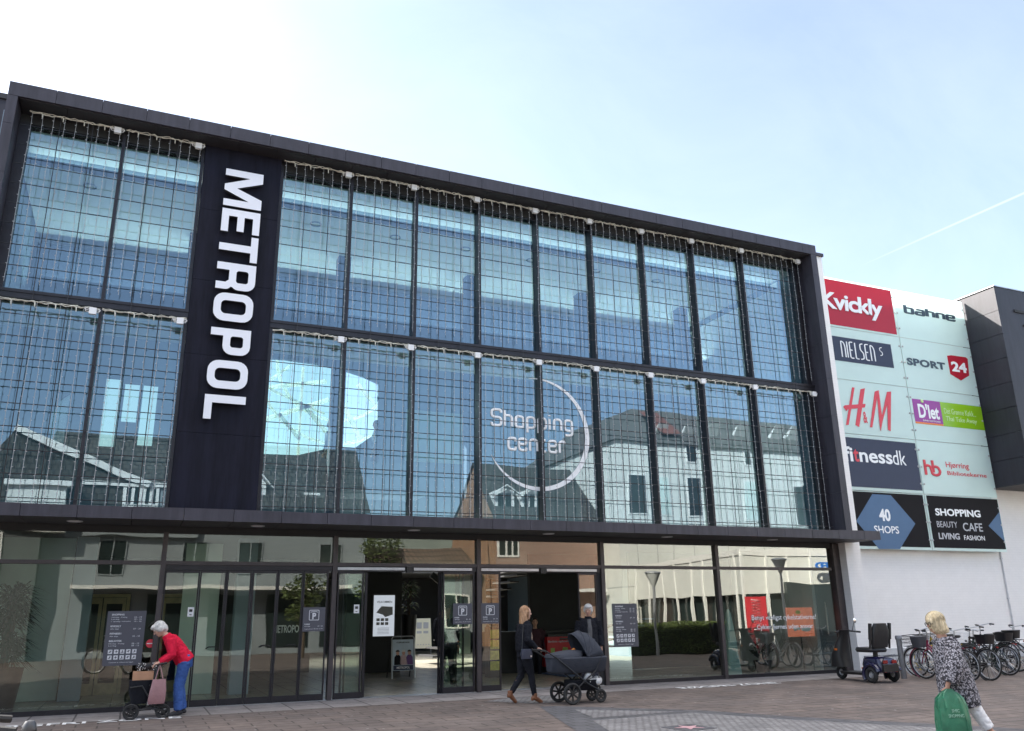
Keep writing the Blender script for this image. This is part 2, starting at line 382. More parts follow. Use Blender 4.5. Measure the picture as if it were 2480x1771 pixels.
# squarish single-stroke letters: (advance, strokes)
SG = {
 'S': (.62, [[(.55, .82), (.55, 1), (0, 1), (0, .52), (.56, .52), (.56, 0), (0, 0), (0, .18)]]),
 'h': (.52, [[(0, 0), (0, 1)], [(0, .68), (.44, .68), (.44, 0)]]),
 'o': (.54, [[(.23, 0), (0, 0), (0, .68), (.46, .68), (.46, 0), (.22, 0)]]),
 'p': (.54, [[(0, -.3), (0, .68), (.46, .68), (.46, 0), (.02, 0)]]),
 'i': (.13, [[(0, 0), (0, .68)], [(0, .86), (0, .93)]]),
 'n': (.53, [[(0, 0), (0, .68), (.45, .68), (.45, 0)]]),
 'g': (.54, [[(.45, 0), (0, 0), (0, .68), (.46, .68), (.46, -.3), (.02, -.3)]]),
 'c': (.5, [[(.44, .5), (.44, .68), (0, .68), (0, 0), (.44, 0), (.44, .18)]]),
 'e': (.54, [[(.46, .16), (.46, 0), (0, 0), (0, .68), (.46, .68), (.46, .36), (.02, .36)]]),
 't': (.36, [[(.08, .92), (.08, 0), (.32, 0)], [(-.06, .68), (.3, .68)]]),
 'r': (.38, [[(0, 0), (0, .68), (.33, .68), (.33, .56)]]),
 'b': (.56, [[(0, 1), (0, 0), (.48, 0), (.48, .68), (.02, .68)]]),
 'a': (.56, [[(.02, .68), (.48, .68), (.48, 0), (0, 0), (0, .36), (.46, .36)]]),
}
def stroke_word(wd, rad=0.12, gap=.14):
    sp = []; x = 0
    for ch in wd:
        a, st = SG[ch]
        for s in st: sp.append(([(x+p[0], p[1]) for p in rpath(s, rad)], False))
        x += a+gap
    return sp
# ---------------------------------------------------------------- materials
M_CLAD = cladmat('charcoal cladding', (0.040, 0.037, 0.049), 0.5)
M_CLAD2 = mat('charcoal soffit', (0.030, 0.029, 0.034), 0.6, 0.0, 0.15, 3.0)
M_NAME = cladmat('black name panel', (0.0095, 0.0095, 0.018), 0.6, .15, .3)
M_FRAME = mat('dark anodised frame', (0.022, 0.020, 0.025), 0.4, 0.3, 0.15, 8.0)
M_FRAME2 = mat('brown grey frame', (0.060, 0.050, 0.052), 0.45, 0.2, 0.15, 8.0)
M_WHITE = mat('white paint', (0.78, 0.78, 0.78), 0.5, 0.0, 0.04, 3.0, 0.03, 120)
M_LETTER = mat('white sign face', (0.80, 0.80, 0.84), 0.35, 0.0, 0.02, 2.0)
M_PLAST = mat('pale cable plastic', (0.62, 0.60, 0.52), 0.5, 0.0, 0.15, 20.0)
M_STRG = mat('clear string cable', (0.42, 0.43, 0.44), 0.35, 0.0, 0.15, 20.0)
M_STEEL = mat('stainless cable', (0.03, 0.03, 0.034), 0.5, 0.2, 0.1, 20.0)
M_GLU = glassmat('coated facade glass', (0.48, 0.66, 0.66), 0.205, 0.60, (0.64, 0.82, 0.95), 0.004, 0.6)
M_GLD = glassmat('shopfront glass', (0.66, 0.76, 0.70), 0.105, 1.25, (0.98, 1.0, 0.94), 0.004, 0.7)
M_CEIL = mat('interior ceiling', (0.82, 0.84, 0.84), 0.8, 0.0, 0.05, 1.0)
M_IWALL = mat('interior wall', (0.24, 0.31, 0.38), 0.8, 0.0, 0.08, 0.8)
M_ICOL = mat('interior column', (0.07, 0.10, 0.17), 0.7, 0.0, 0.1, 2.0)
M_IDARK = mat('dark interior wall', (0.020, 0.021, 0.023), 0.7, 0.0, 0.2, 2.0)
M_FLOORI = brickmat('interior floor tile', (0.44, 0.41, 0.33), (0.38, 0.36, 0.30), (0.2, 0.19, 0.17), 'xyz', 0.6, 0.6, 0.006, 0.0, 0.25, 0.05)
M_PALE = mat('pale frosted panel', (0.58, 0.70, 0.66), 0.6, 0.0, 0.1, 1.0)
M_CHROME = mat('brushed steel', (0.55, 0.55, 0.56), 0.28, 0.9, 0.1, 20.0)
M_BLACK = mat('black plastic', (0.012, 0.012, 0.013), 0.45, 0.0, 0.2, 20.0)
M_RUB = mat('rubber', (0.020, 0.020, 0.021), 0.8, 0.0, 0.2, 30.0)
M_SILVER = mat('silver paint', (0.45, 0.46, 0.48), 0.35, 0.6, 0.1, 10.0)
M_WOOD = mat('pale wood', (0.42, 0.34, 0.20), 0.55, 0.0, 0.2, 6.0)
M_PAV = brickmat('brown pavers', (0.158, 0.127, 0.113), (0.128, 0.108, 0.101), (0.062, 0.052, 0.048), 'xyz', 0.62, 0.31, 0.014, 0.5, 0.75, 0.5, 0.26, 0.8, dirt=((0.34, 0.32, 0.31), 4.2, 0.085))
M_PAVL = brickmat('grey slabs', (0.29, 0.265, 0.255), (0.25, 0.23, 0.225), (0.10, 0.09, 0.088), 'xyz', 0.70, 0.85, 0.016, 0.0, 0.75, 0.5, 0.22, 1.2, dirt=((0.10, 0.09, 0.09), 2.6, 0.05))
M_COB = brickmat('grey cobbles', (0.245, 0.238, 0.242), (0.185, 0.182, 0.188), (0.125, 0.12, 0.12), 'xyz', 0.12, 0.10, 0.014, 0.5, 0.8, 0.9, 0.25, 2.0)
M_BAND = brickmat('dark setts', (0.085, 0.085, 0.095), (0.11, 0.108, 0.115), (0.05, 0.05, 0.05), 'xyz', 0.3, 0.3, 0.012, 0.5, 0.75, 0.5, 0.2, 2.0)

# ---------------------------------------------------------------- ground
g = MB(); g.quad((-400, -400, 0), (400, -400, 0), (400, 400, 0), (-400, 400, 0))
tag(g.build('pavement', M_PAV), 'red brown paved square in front of the shopping centre', 'pavement', kind='structure')
g = MB(); g.quad((-6, -1.45, .004), (17.2, -1.45, .004), (17.2, 0.0, .004), (-6, 0.0, .004))
tag(g.build('pavement_strip', M_PAVL), 'row of pale grey slabs along the foot of the glass front', 'pavement', kind='structure')
def flat(name, pts, z, m, lab):
    g = MB(); n = len(pts); g.add([(p[0], p[1], z) for p in pts], [tuple(range(n))])
    return tag(g.build(name, m), lab, 'pavement', kind='structure')
flat('paving_cobbles', [(6.9, -1.50), (8.3, -1.50), (7.35, -2.85), (6.85, -2.75), (6.3, -1.9)], .004, M_COB, 'patch of pale cobbles outside the open doors')
flat('paving_band', [(6.72, -3.3), (7.02, -3.35), (8.75, -5.25), (9.45, -6.75), (10.6, -8.6), (12, -11), (5.2, -11), (5.75, -6.6)], .004, M_BAND, 'dark band of setts edging the cobbled figure')
flat('paving_cobbles', [(7.02, -4.05), (8.25, -5.22), (6.72, -5.27)], .008, M_COB, 'small cobbled triangle between the dark bands')
flat('paving_cobbles', [(6.55, -5.55), (8.40, -5.50), (9.08, -6.95), (10.2, -8.75), (11.2, -10.6), (6.2, -10.6), (6.1, -6.9)], .008, M_COB, 'large cobbled area around the star tile')
# star tile set in the cobbles
st = thing('star_tile', 'dark square tile with a pink star set in the cobbles', 'paving tile', (7.28, -6.99, .008), R(8))
MB().box(-.27, -.27, .0, .27, .27, .006).build('slab', M_BAND, st, local=True)
sp = [((.215 if i % 2 == 0 else .09)*math.sin(i*math.pi/5), (.215 if i % 2 == 0 else .09)*math.cos(i*math.pi/5)) for i in range(10)]
MB().prism(sp, lambda u, v, d: (u, v, d), .007, .011).build('star', mat('pink terrazzo', (.52, .30, .33), .4, 0, .15, 40), st, local=True)
# painted words on the slabs
M_PAINT = mat('worn white road paint', (.72, .72, .72), .8, 0, .25, 12)
def ground_word(body, x0, x1, y0, y1, lab, sk=0.0):
    me = text_curve(body, bold=0.012, ext=0.001)
    o = place_mesh(me, 'pavement_marking', M_PAINT, None, (x0, y0, x1, y1), lambda u, v, d: (u+(v-y0)*sk, v, .0075+d), .002)
    return tag(o, lab, 'road marking', kind='structure')
ground_word('RØGFRI ZONE', -2.05, 0.93, -1.72, -1.42, 'white painted words on the slabs beside the walking frame')
ground_word('RØGFRI ZONE', 10.85, 13.45, -1.78, -1.42, 'white painted words below the right hand window', 0.0)

# ---------------------------------------------------------------- shopping centre
B = thing('shopping_centre', 'dark framed glass front of the shopping centre with black name panel', 'building', (7.0, 0, 0))
XL, XR, ZT, YF = -3.28, 17.26, 11.80, -0.684
XS1 = [-2.95, -1.17, 0.42]
XS2 = [2.08, 3.69, 5.27, 6.88, 8.46, 10.03, 11.61, 13.23, 14.93, 16.93]
# frame around the glass: panels with open joints
m = MB(); x = XL; step = 0.835
while x < XR-0.05:
    x2 = min(x+step, XR); m.box(x+.004, YF, 11.505, x2-.004, YF+.06, ZT); x = x2
m.box(XL+.004, YF+.062, 11.52, XR-.004, 6.4, 11.79)
m.build('top_fascia', M_CLAD, B)
for xa, xb in ((XL, XL+.18), (XR-.215, XR)):
    m = MB(); z = 3.53
    while z < 11.49:
        z2 = min(z+1.05, 11.50); m.box(xa, YF+.002, z+.003, xb, YF+.05, z2-.003); m.box(xa+.004, YF+.052, z+.003, xb-.004, 0.1, z2-.003); z = z2
    m.build('side_pier', M_CLAD, B)
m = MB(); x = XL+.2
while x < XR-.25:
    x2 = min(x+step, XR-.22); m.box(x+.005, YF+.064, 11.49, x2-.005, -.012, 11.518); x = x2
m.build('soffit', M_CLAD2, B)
# canopy
m = MB(); x = -6.2; k = 0
while x < 17.5:
    x2 = min(x+.86, 17.57); dz = random.uniform(-.006, .006); m.box(x+.004, -1.30+random.uniform(0, .006), 3.275, x2-.004, -1.25, 3.49+dz); x = x2
m.box(-6.2, -1.245, 3.42, 17.56, 0.0, 3.485); m.box(17.50, -1.245, 3.28, 17.565, -.36, 3.418)
m.build('canopy', M_CLAD, B)
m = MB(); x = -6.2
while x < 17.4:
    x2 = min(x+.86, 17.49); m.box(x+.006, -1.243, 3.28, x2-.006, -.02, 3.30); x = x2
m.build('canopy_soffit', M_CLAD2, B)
for xx in (-1.1, 2.06, 5.2, 8.32, 11.45, 14.6):
    m = MB(); m.ring((xx, -.62, 3.277), (0, 0, 1), .12, .014, 24, 6)
    r0 = m.build('downlight', M_SILVER, B, smooth=True)
    MB().lathe([(0.0, 3.268), (.108, 3.268), (.108, 3.279), (0, 3.279)], 20, (xx, -.62, 0)).build('diffuser', M_WHITE, r0)
# name panel
m = MB(); z = 3.49
while z < 11.45:
    z2 = min(z+1.62, 11.49); m.box(.44, -.22, z+.003, 2.06, .05, z2-.003); z = z2
m.build('name_panel', M_NAME, B)
# mullions and floor band
for x in (XL+.26,): MB().box(x-.08, -.10, 3.49, x+.12, .12, 11.29).build('mullion', M_FRAME, B)
for x in [-1.17, .40, 2.10]+XS2[1:-1]: MB().box(x-.032, -.17, 3.49, x+.032, .10, 11.40).build('mullion', M_FRAME, B)
m = MB(); m.box(16.86, -.14, 3.49, 16.95, .10, 11.40); m.box(16.97, -.10, 3.49, 17.04, .10, 11.40); m.build('mullion', M_FRAME, B)
for xa, xb in ((-3.1, .435), (2.065, 17.03)):
    m = MB(); m.box(xa, -.20, 7.49, xb, .11, 7.645); m.box(xa, -.22, 7.60, xb, -.205, 7.66); m.build('floor_band', M_FRAME, B)
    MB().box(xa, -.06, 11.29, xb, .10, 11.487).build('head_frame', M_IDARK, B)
    MB().box(xa, -.06, 3.40, xb, .10, 3.56).build('sill_frame', M_FRAME, B)
bays = [(XS1[i], XS1[i+1]) for i in range(2)]+[(XS2[i], XS2[i+1]) for i in range(9)]
for xa, xb in bays:
    for za, zb in ((3.55, 7.49), (7.645, 11.30)):
        m = MB(); m.quad((xa+.02, 0, za), (xb-.02, 0, za), (xb-.02, 0, zb), (xa+.02, 0, zb))
        m.build('pane', M_GLU, B, fixn=False)
# steel cable net in front of the glass
for xa, xb in ((-3.05, .40), (2.10, 17.0)):
    m = MB()
    for k in range(9):
        for z0 in (11.12-.43*k, 7.14-.43*k):
            if z0 > 7.7 or (z0 < 7.35 and z0 > 3.6):
                if (z0 > 7.7) == (z0 == 11.12-.43*k): m.tube([(xa, -.285, z0), (xb, -.285, z0)], .0095, 5)
    for a, b in bays:
        if a < xa-.2 or b > xb+.2: continue
        for t in (1/3, 2/3):
            x = a+(b-a)*t; m.tube([(x, -.285, 3.5), (x, -.285, 11.46)], .0085, 5)
    m.build('cable_net', M_STEEL, B)
# shopfront
GX = [-3.3, .45, 3.71, 6.87, 9.98, 13.27, 17.02]
for x in GX[1:-1]: MB().box(x-.045, -.08, 0, x+.045, .08, 3.17).build('shopfront_post', M_FRAME2, B)
m = MB(); m.box(-5, -.05, 3.15, 17.1, .09, 3.279); m.build('shopfront_head', M_IDARK, B)
for a, b in zip(GX[:-1], GX[1:]):
    MB().box(a+.046, -.07, 2.565, b-.046, .07, 2.635).build('transom', M_FRAME2, B)
    m = MB(); m.quad((a+.03, 0, 2.63), (b-.03, 0, 2.63), (b-.03, 0, 3.16), (a+.03, 0, 3.16)); m.build('pane', M_GLD, B, fixn=False)
for a, b in ((GX[0], GX[1]), (GX[4], GX[5]), (GX[5], GX[6])):
    MB().box(a+.046, -.055, 0, b-.046, .055, .085).build('bottom_rail', M_FRAME, B)
    m = MB(); m.quad((a+.03, 0, .08), (b-.03, 0, .08), (b-.03, 0, 2.57), (a+.03, 0, 2.57)); m.build('pane', M_GLD, B, fixn=False)
MB().box(GX[4]-.15, -.02, 0, GX[4]-.047, .30, 2.56).build('door_jamb', M_IDARK, B)
for a, b in ((GX[1], GX[2]), (GX[2], GX[3]), (GX[3], GX[4])):
    m = MB(); m.box(a+.047, -.045, 2.47, b-.047, .16, 2.562); m.build('door_header', M_FRAME, B)
for a, b in ((GX[2], GX[3]), (GX[3], GX[4])):
    m = MB(); mid = (a+b)/2; m.box(a+.06, -.065, 2.49, mid-.1, -.047, 2.545); m.box(mid+.1, -.065, 2.49, b-.16, -.047, 2.545); m.build('door_track', M_SILVER, B)
    MB().box(mid-.07, -.11, 2.44, mid+.07, -.05, 2.56).build('door_sensor', M_BLACK, B)
def leaf(xa, xb, y, m=M_FRAME, st=.028, handle=None):
    f = MB(); f.box(xa, y-.025, .015, xa+st, y+.025, 2.465); f.box(xb-st, y-.025, .015, xb, y+.025, 2.465)
    f.box(xa+st, y-.024, .015, xb-st, y+.024, .13); f.box(xa+st, y-.024, 2.42, xb-st, y+.024, 2.465)
    o = f.build('door_leaf', m, B)
    q = MB(); q.quad((xa+st, y, .13), (xb-st, y, .13), (xb-st, y, 2.42), (xa+st, y, 2.42)); q.build('pane', M_GLD, o, fixn=False)
    if handle is not None:
        MB().tube([(handle, y-.05, 1.03), (handle+.05, y-.06, 1.06), (handle+.16, y-.06, 1.06), (handle+.20, y-.05, 1.03)], .012, 6).build('handle', M_BLACK, o)
    return o
lx = [0.50, 1.13, 1.62, 2.10, 2.60, 3.10, 3.60]
for i in range(6): leaf(lx[i]+.004, lx[i+1]-.004, 0.0, handle=(lx[i+1]-.28 if i in (1, 3, 4) else None), st=.034 if i in (2, 3) else .026)
leaf(3.79, 4.33, -.005); leaf(3.92, 4.40, .055); leaf(4.0, 4.44, .115)
leaf(6.0, 6.42, .115); leaf(6.03, 6.56, .055); leaf(6.06, 6.78, -.005)
leaf(6.93, 7.40, 0.0); leaf(9.34, 9.82, 0.0)
# plinth under the doors
tagst = MB(); tagst.box(.5, -.05, .005, 9.9, .25, .013); tagst.build('threshold', M_SILVER, B)

# interior shell -----------------------------------------------------------
I = thing('mall_interior', 'floors ceilings and walls seen through the glass front', 'interior', (7.0, 3, 0))
tag(MB().box(-3.3, .26, .004, 24, 26, .012).build('floor', M_FLOORI, I))
m = MB(); m.box(-3.4, .12, 3.30, 17.16, 6.0, 3.46); m.box(-3.4, 6.0, 3.30, 5.0, 26, 3.46); m.box(14.5, 6.0, 3.30, 24, 26, 3.46); m.box(5.0, 6.0, 3.30, 14.5, 11.5, 3.46); m.box(5.0, 17, 3.30, 14.5, 26, 3.46)
m.build('ceiling', mat('dark ceiling', (.07, .07, .072), .8, 0, .1, 2), I)
MB().box(-3.3, .12, 3.462, 17.1, 6.0, 3.50).build('upper_floor', mat('upper floor', (.80, .79, .75), .6, 0, .08, 2), I)
MB().box(-3.3, .14, 7.42, 17.1, 1.4, 7.60).build('gallery_slab', M_CEIL, I)
m = MB(); m.box(-3.25, .16, 11.22, 17.05, 1.05, 11.26); m.build('ceiling_strip', M_WHITE, I)
m = MB(); m.box(-3.25, 1.06, 11.05, 17.05, 1.16, 11.30); m.build('ceiling_drop', M_IWALL, I)
MB().box(-3.2, .78, 10.97, 17.05, 1.058, 10.99).build('cove_board', M_ICOL, I)
MB().box(-3.0, .92, 10.992, 16.9, .98, 11.02).build('cove_lamp', emitmat('cove light', (.84, .97, .95), 2.6), I)
m = MB(); m.box(-3.2, 4.50, 9.60, 17.05, 5.10, 9.63); m.box(-3.2, 4.50, 9.632, 17.05, 4.53, 9.74); m.box(-3.2, 5.07, 9.632, 17.05, 5.10, 9.74); tr_ = m.build('added_light_trough', M_ICOL, I)  # added trough that keeps its lamp out of sight
MB().box(-3.0, 4.75, 9.64, 16.9, 4.85, 9.67).build('lamp', emitmat('added trough light', (.88, 1.0, .94), 7.5), tr_)  # added hidden lamp that brightens the rear ceiling
MB().box(-3.2, 5.2, 9.0, 17.05, 5.26, 10.86).build('downstand', M_ICOL, I)
for xx in (-1.5, .8, 3.2, 5.4, 7.6, 9.8, 12.0, 14.2): MB().box(xx, .8, 7.602, xx+1.4, .9, 7.63).build('hidden_uplight', emitmat('hidden_uplight', (.85, .96, 1.0), 1.0), I)  # added uplights, unseen above the slab, to brighten the ceiling
m = MB(); m.box(-3.25, 1.17, 11.24, 17.05, 6.0, 11.29); cl = m.build('upper_ceiling', M_CEIL, I)
for xx in (-1.9, .9, 3.3, 5.4, 7.4, 9.4, 11.5, 13.6):
    MB().ring((xx, 2.2, 11.235), (0, 0, 1), .13, .02, 18, 6).build('ceiling_spot', M_IWALL, cl)
for xx in (.55, 4.45, 8.25, 12.0, 15.75): MB().box(xx-.17, 3.9, 3.5, xx+.17, 4.25, 11.24).build('column', M_ICOL, I)
m = MB(); m.box(-3.45, .12, .0, -3.31, 26, 11.6); m.build('side_wall', M_IWALL, I)
m = MB(); m.box(17.1, .12, .0, 17.22, 26, 11.6); m.build('side_wall', M_IWALL, I)
# rear wall of the upper hall with daylight openings
outl = [(-3.37, 4.28), (17.15, 4.28), (17.15, 11.24), (-3.37, 11.24)]
holes = [[(1.2, 5.88), (3.8, 5.94), (4.78, 6.22), (5.4, 6.24), (6.06, 6.75), (6.06, 8.25), (5.6, 8.42), (5.0, 8.56), (4.2, 8.66), (3.3, 8.70), (1.2, 8.60)],
         [(-1.24, 5.87), (-.86, 5.87), (-.86, 7.7), (-1.24, 7.7)], [(-.78, 6.55), (-.42, 6.55), (-.42, 7.6), (-.78, 7.6)], [(-.33, 5.95), (.03, 5.95), (.03, 7.6), (-.33, 7.6)],
         [(-2.03, 5.9), (-2.03, 7.2), (-2.25, 7.0), (-2.4, 6.6), (-2.38, 6.2), (-2.3, 5.9)]]
me = curve_mesh([(outl, True)]+[(h, True) for h in holes], ext=.07)
place_mesh(me, 'rear_wall', M_IWALL, I, (-3.37, 4.28, 17.15, 11.24), wall_fn(6.14), .14)
MB().box(-.78, 6.02, 5.93, -.42, 6.1, 6.55).build('yellow_panel', mat('yellow panel', (.75, .68, .30), .6), I)
m = MB()
tp = lambda x, z, y=6.5: (x, y, z)
for a, b, wd in (((1.2, 7.6), (4.6, 8.3), .10), ((2.9, 7.0), (4.7, 7.75), .12), ((3.0, 8.2), (3.5, 8.66), .08), ((4.0, 7.5), (5.0, 6.4), .11), ((5.0, 7.9), (5.7, 6.6), .12), ((5.55, 8.3), (6.1, 7.7), .1), ((3.3, 7.2), (3.9, 6.5), .08), ((3.0, 7.9), (4.6, 7.3), .06), ((3.9, 5.9), (3.9, 8.66), .07)):
    m.bar(tp(*a), tp(*b), wd, .10, (0, 1, 0))
for zc, rr in ((8.9, 1.75), (8.7, 2.25)): m.ring((4.9, 6.6, zc), (0, 1, 0), rr, .05, 30, 6, 0, 360)
tm = mat('translucent truss', (.88, .92, .90), .5, 0, .03, 2); nt = tm.node_tree
tl = N(nt, 'ShaderNodeBsdfTranslucent'); tl.inputs[0].default_value = (.9, .95, .93, 1); mxs = N(nt, 'ShaderNodeMixShader'); mxs.inputs[0].default_value = .75; nt.links.new(nt.nodes['Principled BSDF'].outputs[0], mxs.inputs[1]); nt.links.new(tl.outputs[0], mxs.inputs[2]); nt.links.new(mxs.outputs[0], nt.nodes['Material Output'].inputs[0])
m.build('skylight_truss', tm, I)
M_TEAL = glassmat('teal inner glass', (.43, .49, .43), .04, .3, (1, 1, 1), 0); M_TEAL2 = glassmat('pale inner glass', (.72, .80, .70), .04, .3, (1, 1, 1), 0)
for x0_, x1_, z0_, z1_, mm_ in ((-2.42, -2.0, 5.85, 7.25, M_TEAL), (-1.26, -.84, 5.85, 7.75, M_TEAL), (-.8, -.4, 6.5, 7.65, M_TEAL), (-.35, .05, 5.9, 7.65, M_TEAL), (1.2, 4.7, 5.85, 8.72, M_TEAL2)):
    q = MB(); q.quad((x0_, 6.2, z0_), (x1_, 6.2, z0_), (x1_, 6.2, z1_), (x0_, 6.2, z1_)); q.build('inner_pane', mm_, I, fixn=False)
MB().box(6.9, 5.90, 5.95, 8.77, 5.96, 7.5).build('pale_screen', M_PALE, I)
MB().box(2.0, 4.45, 4.9, 7.2, 4.52, 5.60).build('parapet', M_IWALL, I)
MB().box(1.0, 4.45, 4.78, 7.2, 6.0, 4.88).build('mezzanine_slab', M_IWALL, I)
for lx_, ly_ in ((5.2, .36), (8.4, .36), (9.9, 11.0), (1.1, .36), (12.0, .36)):
    MB().box(lx_-.4, ly_-.15, 3.262, lx_+.4, ly_+.15, 3.296).build('hidden_fill_lamp', emitmat('warm fill lamp', (1.0, .88, .66), 3.0), I)  # added lamps, placed out of sight, that brighten the ground floor inside
# pale wooden inner doors
for x0, x1 in ((-1.17, -.06), (.55, 1.72)):
    m = MB(); m.box(x0, 3.95, .015, x0+.07, 4.05, 2.14); m.box(x1-.07, 3.95, .015, x1, 4.05, 2.14); m.box(x0+.07, 3.952, 2.07, x1-.07, 4.048, 2.14); xm = (x0+x1)/2
    for a, b in ((x0+.08, xm-.01), (xm+.01, x1-.08)):
        m.box(a, 3.97, .015, a+.07, 4.03, 2.06); m.box(b-.07, 3.97, .015, b, 4.03, 2.06); m.box(a+.07, 3.972, .015, b-.07, 4.028, .25); m.box(a+.07, 3.972, 1.93, b-.07, 4.028, 2.06)
    m.build('inner_door', M_WOOD, I)
a = at(655, 1537, 3.2); b_ = at(738, 1510, 3.2)
mb_ = MB().box(a.x, 3.2, a.z, b_.x, 3.23, b_.z).build('name_board', M_IDARK, I)
place_mesh(text_curve('METROPOL', bold=.02), 'lettering', M_LETTER, mb_, (a.x+.06, a.z+.03, b_.x-.06, b_.z-.03), wall_fn(3.199), .004)
# light shaft panels and dark shop walls on the ground floor
MB().box(-3.2, 3.0, .02, -1.25, 3.06, 3.28).build('frosted_wall', M_PALE, I)
MB().box(-1.2, 2.55, .02, -.80, 2.95, 3.28).build('pillar', M_IWALL, I)
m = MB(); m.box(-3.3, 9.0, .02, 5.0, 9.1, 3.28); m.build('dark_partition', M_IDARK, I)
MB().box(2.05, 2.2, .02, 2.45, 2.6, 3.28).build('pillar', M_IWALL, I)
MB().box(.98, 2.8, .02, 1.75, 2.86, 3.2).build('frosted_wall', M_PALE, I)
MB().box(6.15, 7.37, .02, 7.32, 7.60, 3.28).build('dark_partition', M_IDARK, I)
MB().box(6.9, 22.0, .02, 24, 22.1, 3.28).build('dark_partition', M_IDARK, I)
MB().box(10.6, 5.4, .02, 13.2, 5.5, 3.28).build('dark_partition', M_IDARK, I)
MB().box(-3.3, 25.6, .012, 24, 25.9, 3.29).build('rear_wall', M_IWALL, I)
for k in range(6): MB().box(-2.6+4.4*k, 25.52, .3, .6+4.4*k, 25.59, 2.6).build('shop_window', M_PALE, I)

m = MB()
for k in range(3): m.box(9.2+.55*k, 8.9, .4, 9.55+.55*k, 8.94, 2.9)
m.build('frosted_wall', M_PALE, I)
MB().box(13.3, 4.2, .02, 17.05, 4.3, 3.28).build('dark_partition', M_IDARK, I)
# stair with glass balustrade behind the right windows
m = MB()
for k in range(9): m.box(10.3+.30*k, 2.6, .02+.17*k, 10.62+.30*k, 4.0, .06+.17*k)
sta = m.build('stair', M_ICOL, I)
MB().tube([(10.1, 2.5, .95), (10.9, 2.5, .95), (11.9, 2.5, 1.35), (13.1, 2.5, 1.95)], .025, 8).build('handrail', M_BLACK, sta, smooth=True)
MB().tube([(9.9, 1.3, .75), (12.0, 1.3, 1.12), (13.0, 1.3, 1.12)], .022, 8).build('handrail', M_BLACK, sta, smooth=True)
# open stair behind the doorway
m = MB()
for k in range(12): m.box(9.2+.28*k, 10.0, .25+.24*k, 9.55+.28*k, 11.6, .30+.24*k)
m.bar((9.1, 9.95, 2.9), (12.6, 9.95, .3), .1, .2)
m.build('stair', M_IDARK, I)

NB = thing('neighbour_building', 'dark clad building adjoining the far left edge of the glass front', 'building', (-8, 4, 0))
zn = at(4, 240, .6).z
MB().box(-14, .6, 0, -3.47, 9, zn).build('wall', M_CLAD, NB); MB().box(-14, .55, zn+.002, -3.47, 9, zn+.12).build('coping', M_CLAD2, NB)
# ---------------------------------------------------------------- raised name letters
S = thing('name_sign', 'tall white letters running down the black panel', 'sign', (1.28, -.30, 5.36))
def P(W, st=.20, ht=.17):
    return W
def hole(x0, y0, x1, y1, r): return (rrect(x0, y0, x1, y1, r)[::-1], True)
def letter_shapes(ch, W):
    a, h = .205, .185
    if ch == 'M': return [([(0, 0), (0, 1), (.30, 1), (W/2, .33), (W-.30, 1), (W, 1), (W, 0), (W-.2, 0), (W-.2, .66), (W/2+.085, 0), (W/2-.085, 0), (.2, .66), (.2, 0)], True)]
    if ch == 'E': return [([(0, 0), (0, 1), (W, 1), (W, 1-h), (a, 1-h), (a, .5+h/2), (W-.04, .5+h/2), (W-.04, .5-h/2), (a, .5-h/2), (a, h), (W, h), (W, 0)], True)]
    if ch == 'T': return [([(0, 1), (W, 1), (W, 1-h), (W/2+a/2, 1-h), (W/2+a/2, 0), (W/2-a/2, 0), (W/2-a/2, 1-h), (0, 1-h)], True)]
    if ch == 'L': return [([(0, 0), (0, 1), (a, 1), (a, h), (W, h), (W, 0)], True)]
    if ch == 'O': return [(rrect(0, 0, W, 1, .27), True), hole(a, h, W-a, 1-h, .12)]
    if ch == 'P': return [([(0, 0), (0, 1)]+arc(W-.24, .76, .24, 90, 0)+arc(W-.24, .55, .24, 0, -90)+[(a, .31), (a, 0)], True), hole(a, .31+h, W-a, 1-h, .07)]
    if ch == 'R': return [([(0, 0), (0, 1)]+arc(W-.24, .76, .24, 90, 0)+arc(W-.2, .58, .2, 0, -50)+arc(W-.16, .24, .16, 60, 0)+[(W, 0), (W-a, 0), (W-a, .24), (W-a-.07, .32), (a, .32), (a, 0)], True), hole(a, .32+h, W-a, 1-h, .07)]
HL = .785
for ch, za, zb in (('M', 10.93, 10.055), ('E', 9.985, 9.455), ('T', 9.395, 8.81), ('R', 8.745, 8.147), ('O', 8.065, 7.45), ('P', 7.29, 6.73), ('O', 6.60, 6.01), ('L', 5.87, 5.37)):
    W = (za-zb)/HL
    me = curve_mesh(letter_shapes(ch, W), ext=.05)
    place_mesh(me, 'letter', M_LETTER, S, (za, .89, zb, 1.675), lambda u, v, d: (v, -.30-d, u), .09, side=M_IDARK)
# ---------------------------------------------------------------- light-string curtains
def string_mesh(name, ln, seed):
    rg = random.Random(seed); m = MB(); pts = []; z = 0; x = 0
    n = 9
    for i in range(n+1): pts.append((rg.uniform(-.004, .004)+(.006*math.sin(i*1.1+seed) if i else 0), rg.uniform(-.004, .004), -ln*i/n))
    m.tube(pts, .0045, 4)
    k = 0; z = -.1
    while z > -ln:
        sgn = 1 if k % 2 else -1
        i = min(int(-z/ln*n), n-1); t = -z/ln*n-i
        px = pts[i][0]*(1-t)+pts[i+1][0]*t
        m.box(px, -.008, z-.006, px+sgn*.024, .003, z+.005); k += 1; z -= .145
    o = m.build(name, M_STRG); me = o.data; off = o.location.copy()
    for v in me.vertices: v.co += off
    bpy.data.objects.remove(o)
    return me
SM = {('u', i): string_mesh('light_string', 3.66, i) for i in range(6)}
SM.update({('l', i): string_mesh('light_string', 3.84, i+7) for i in range(6)})
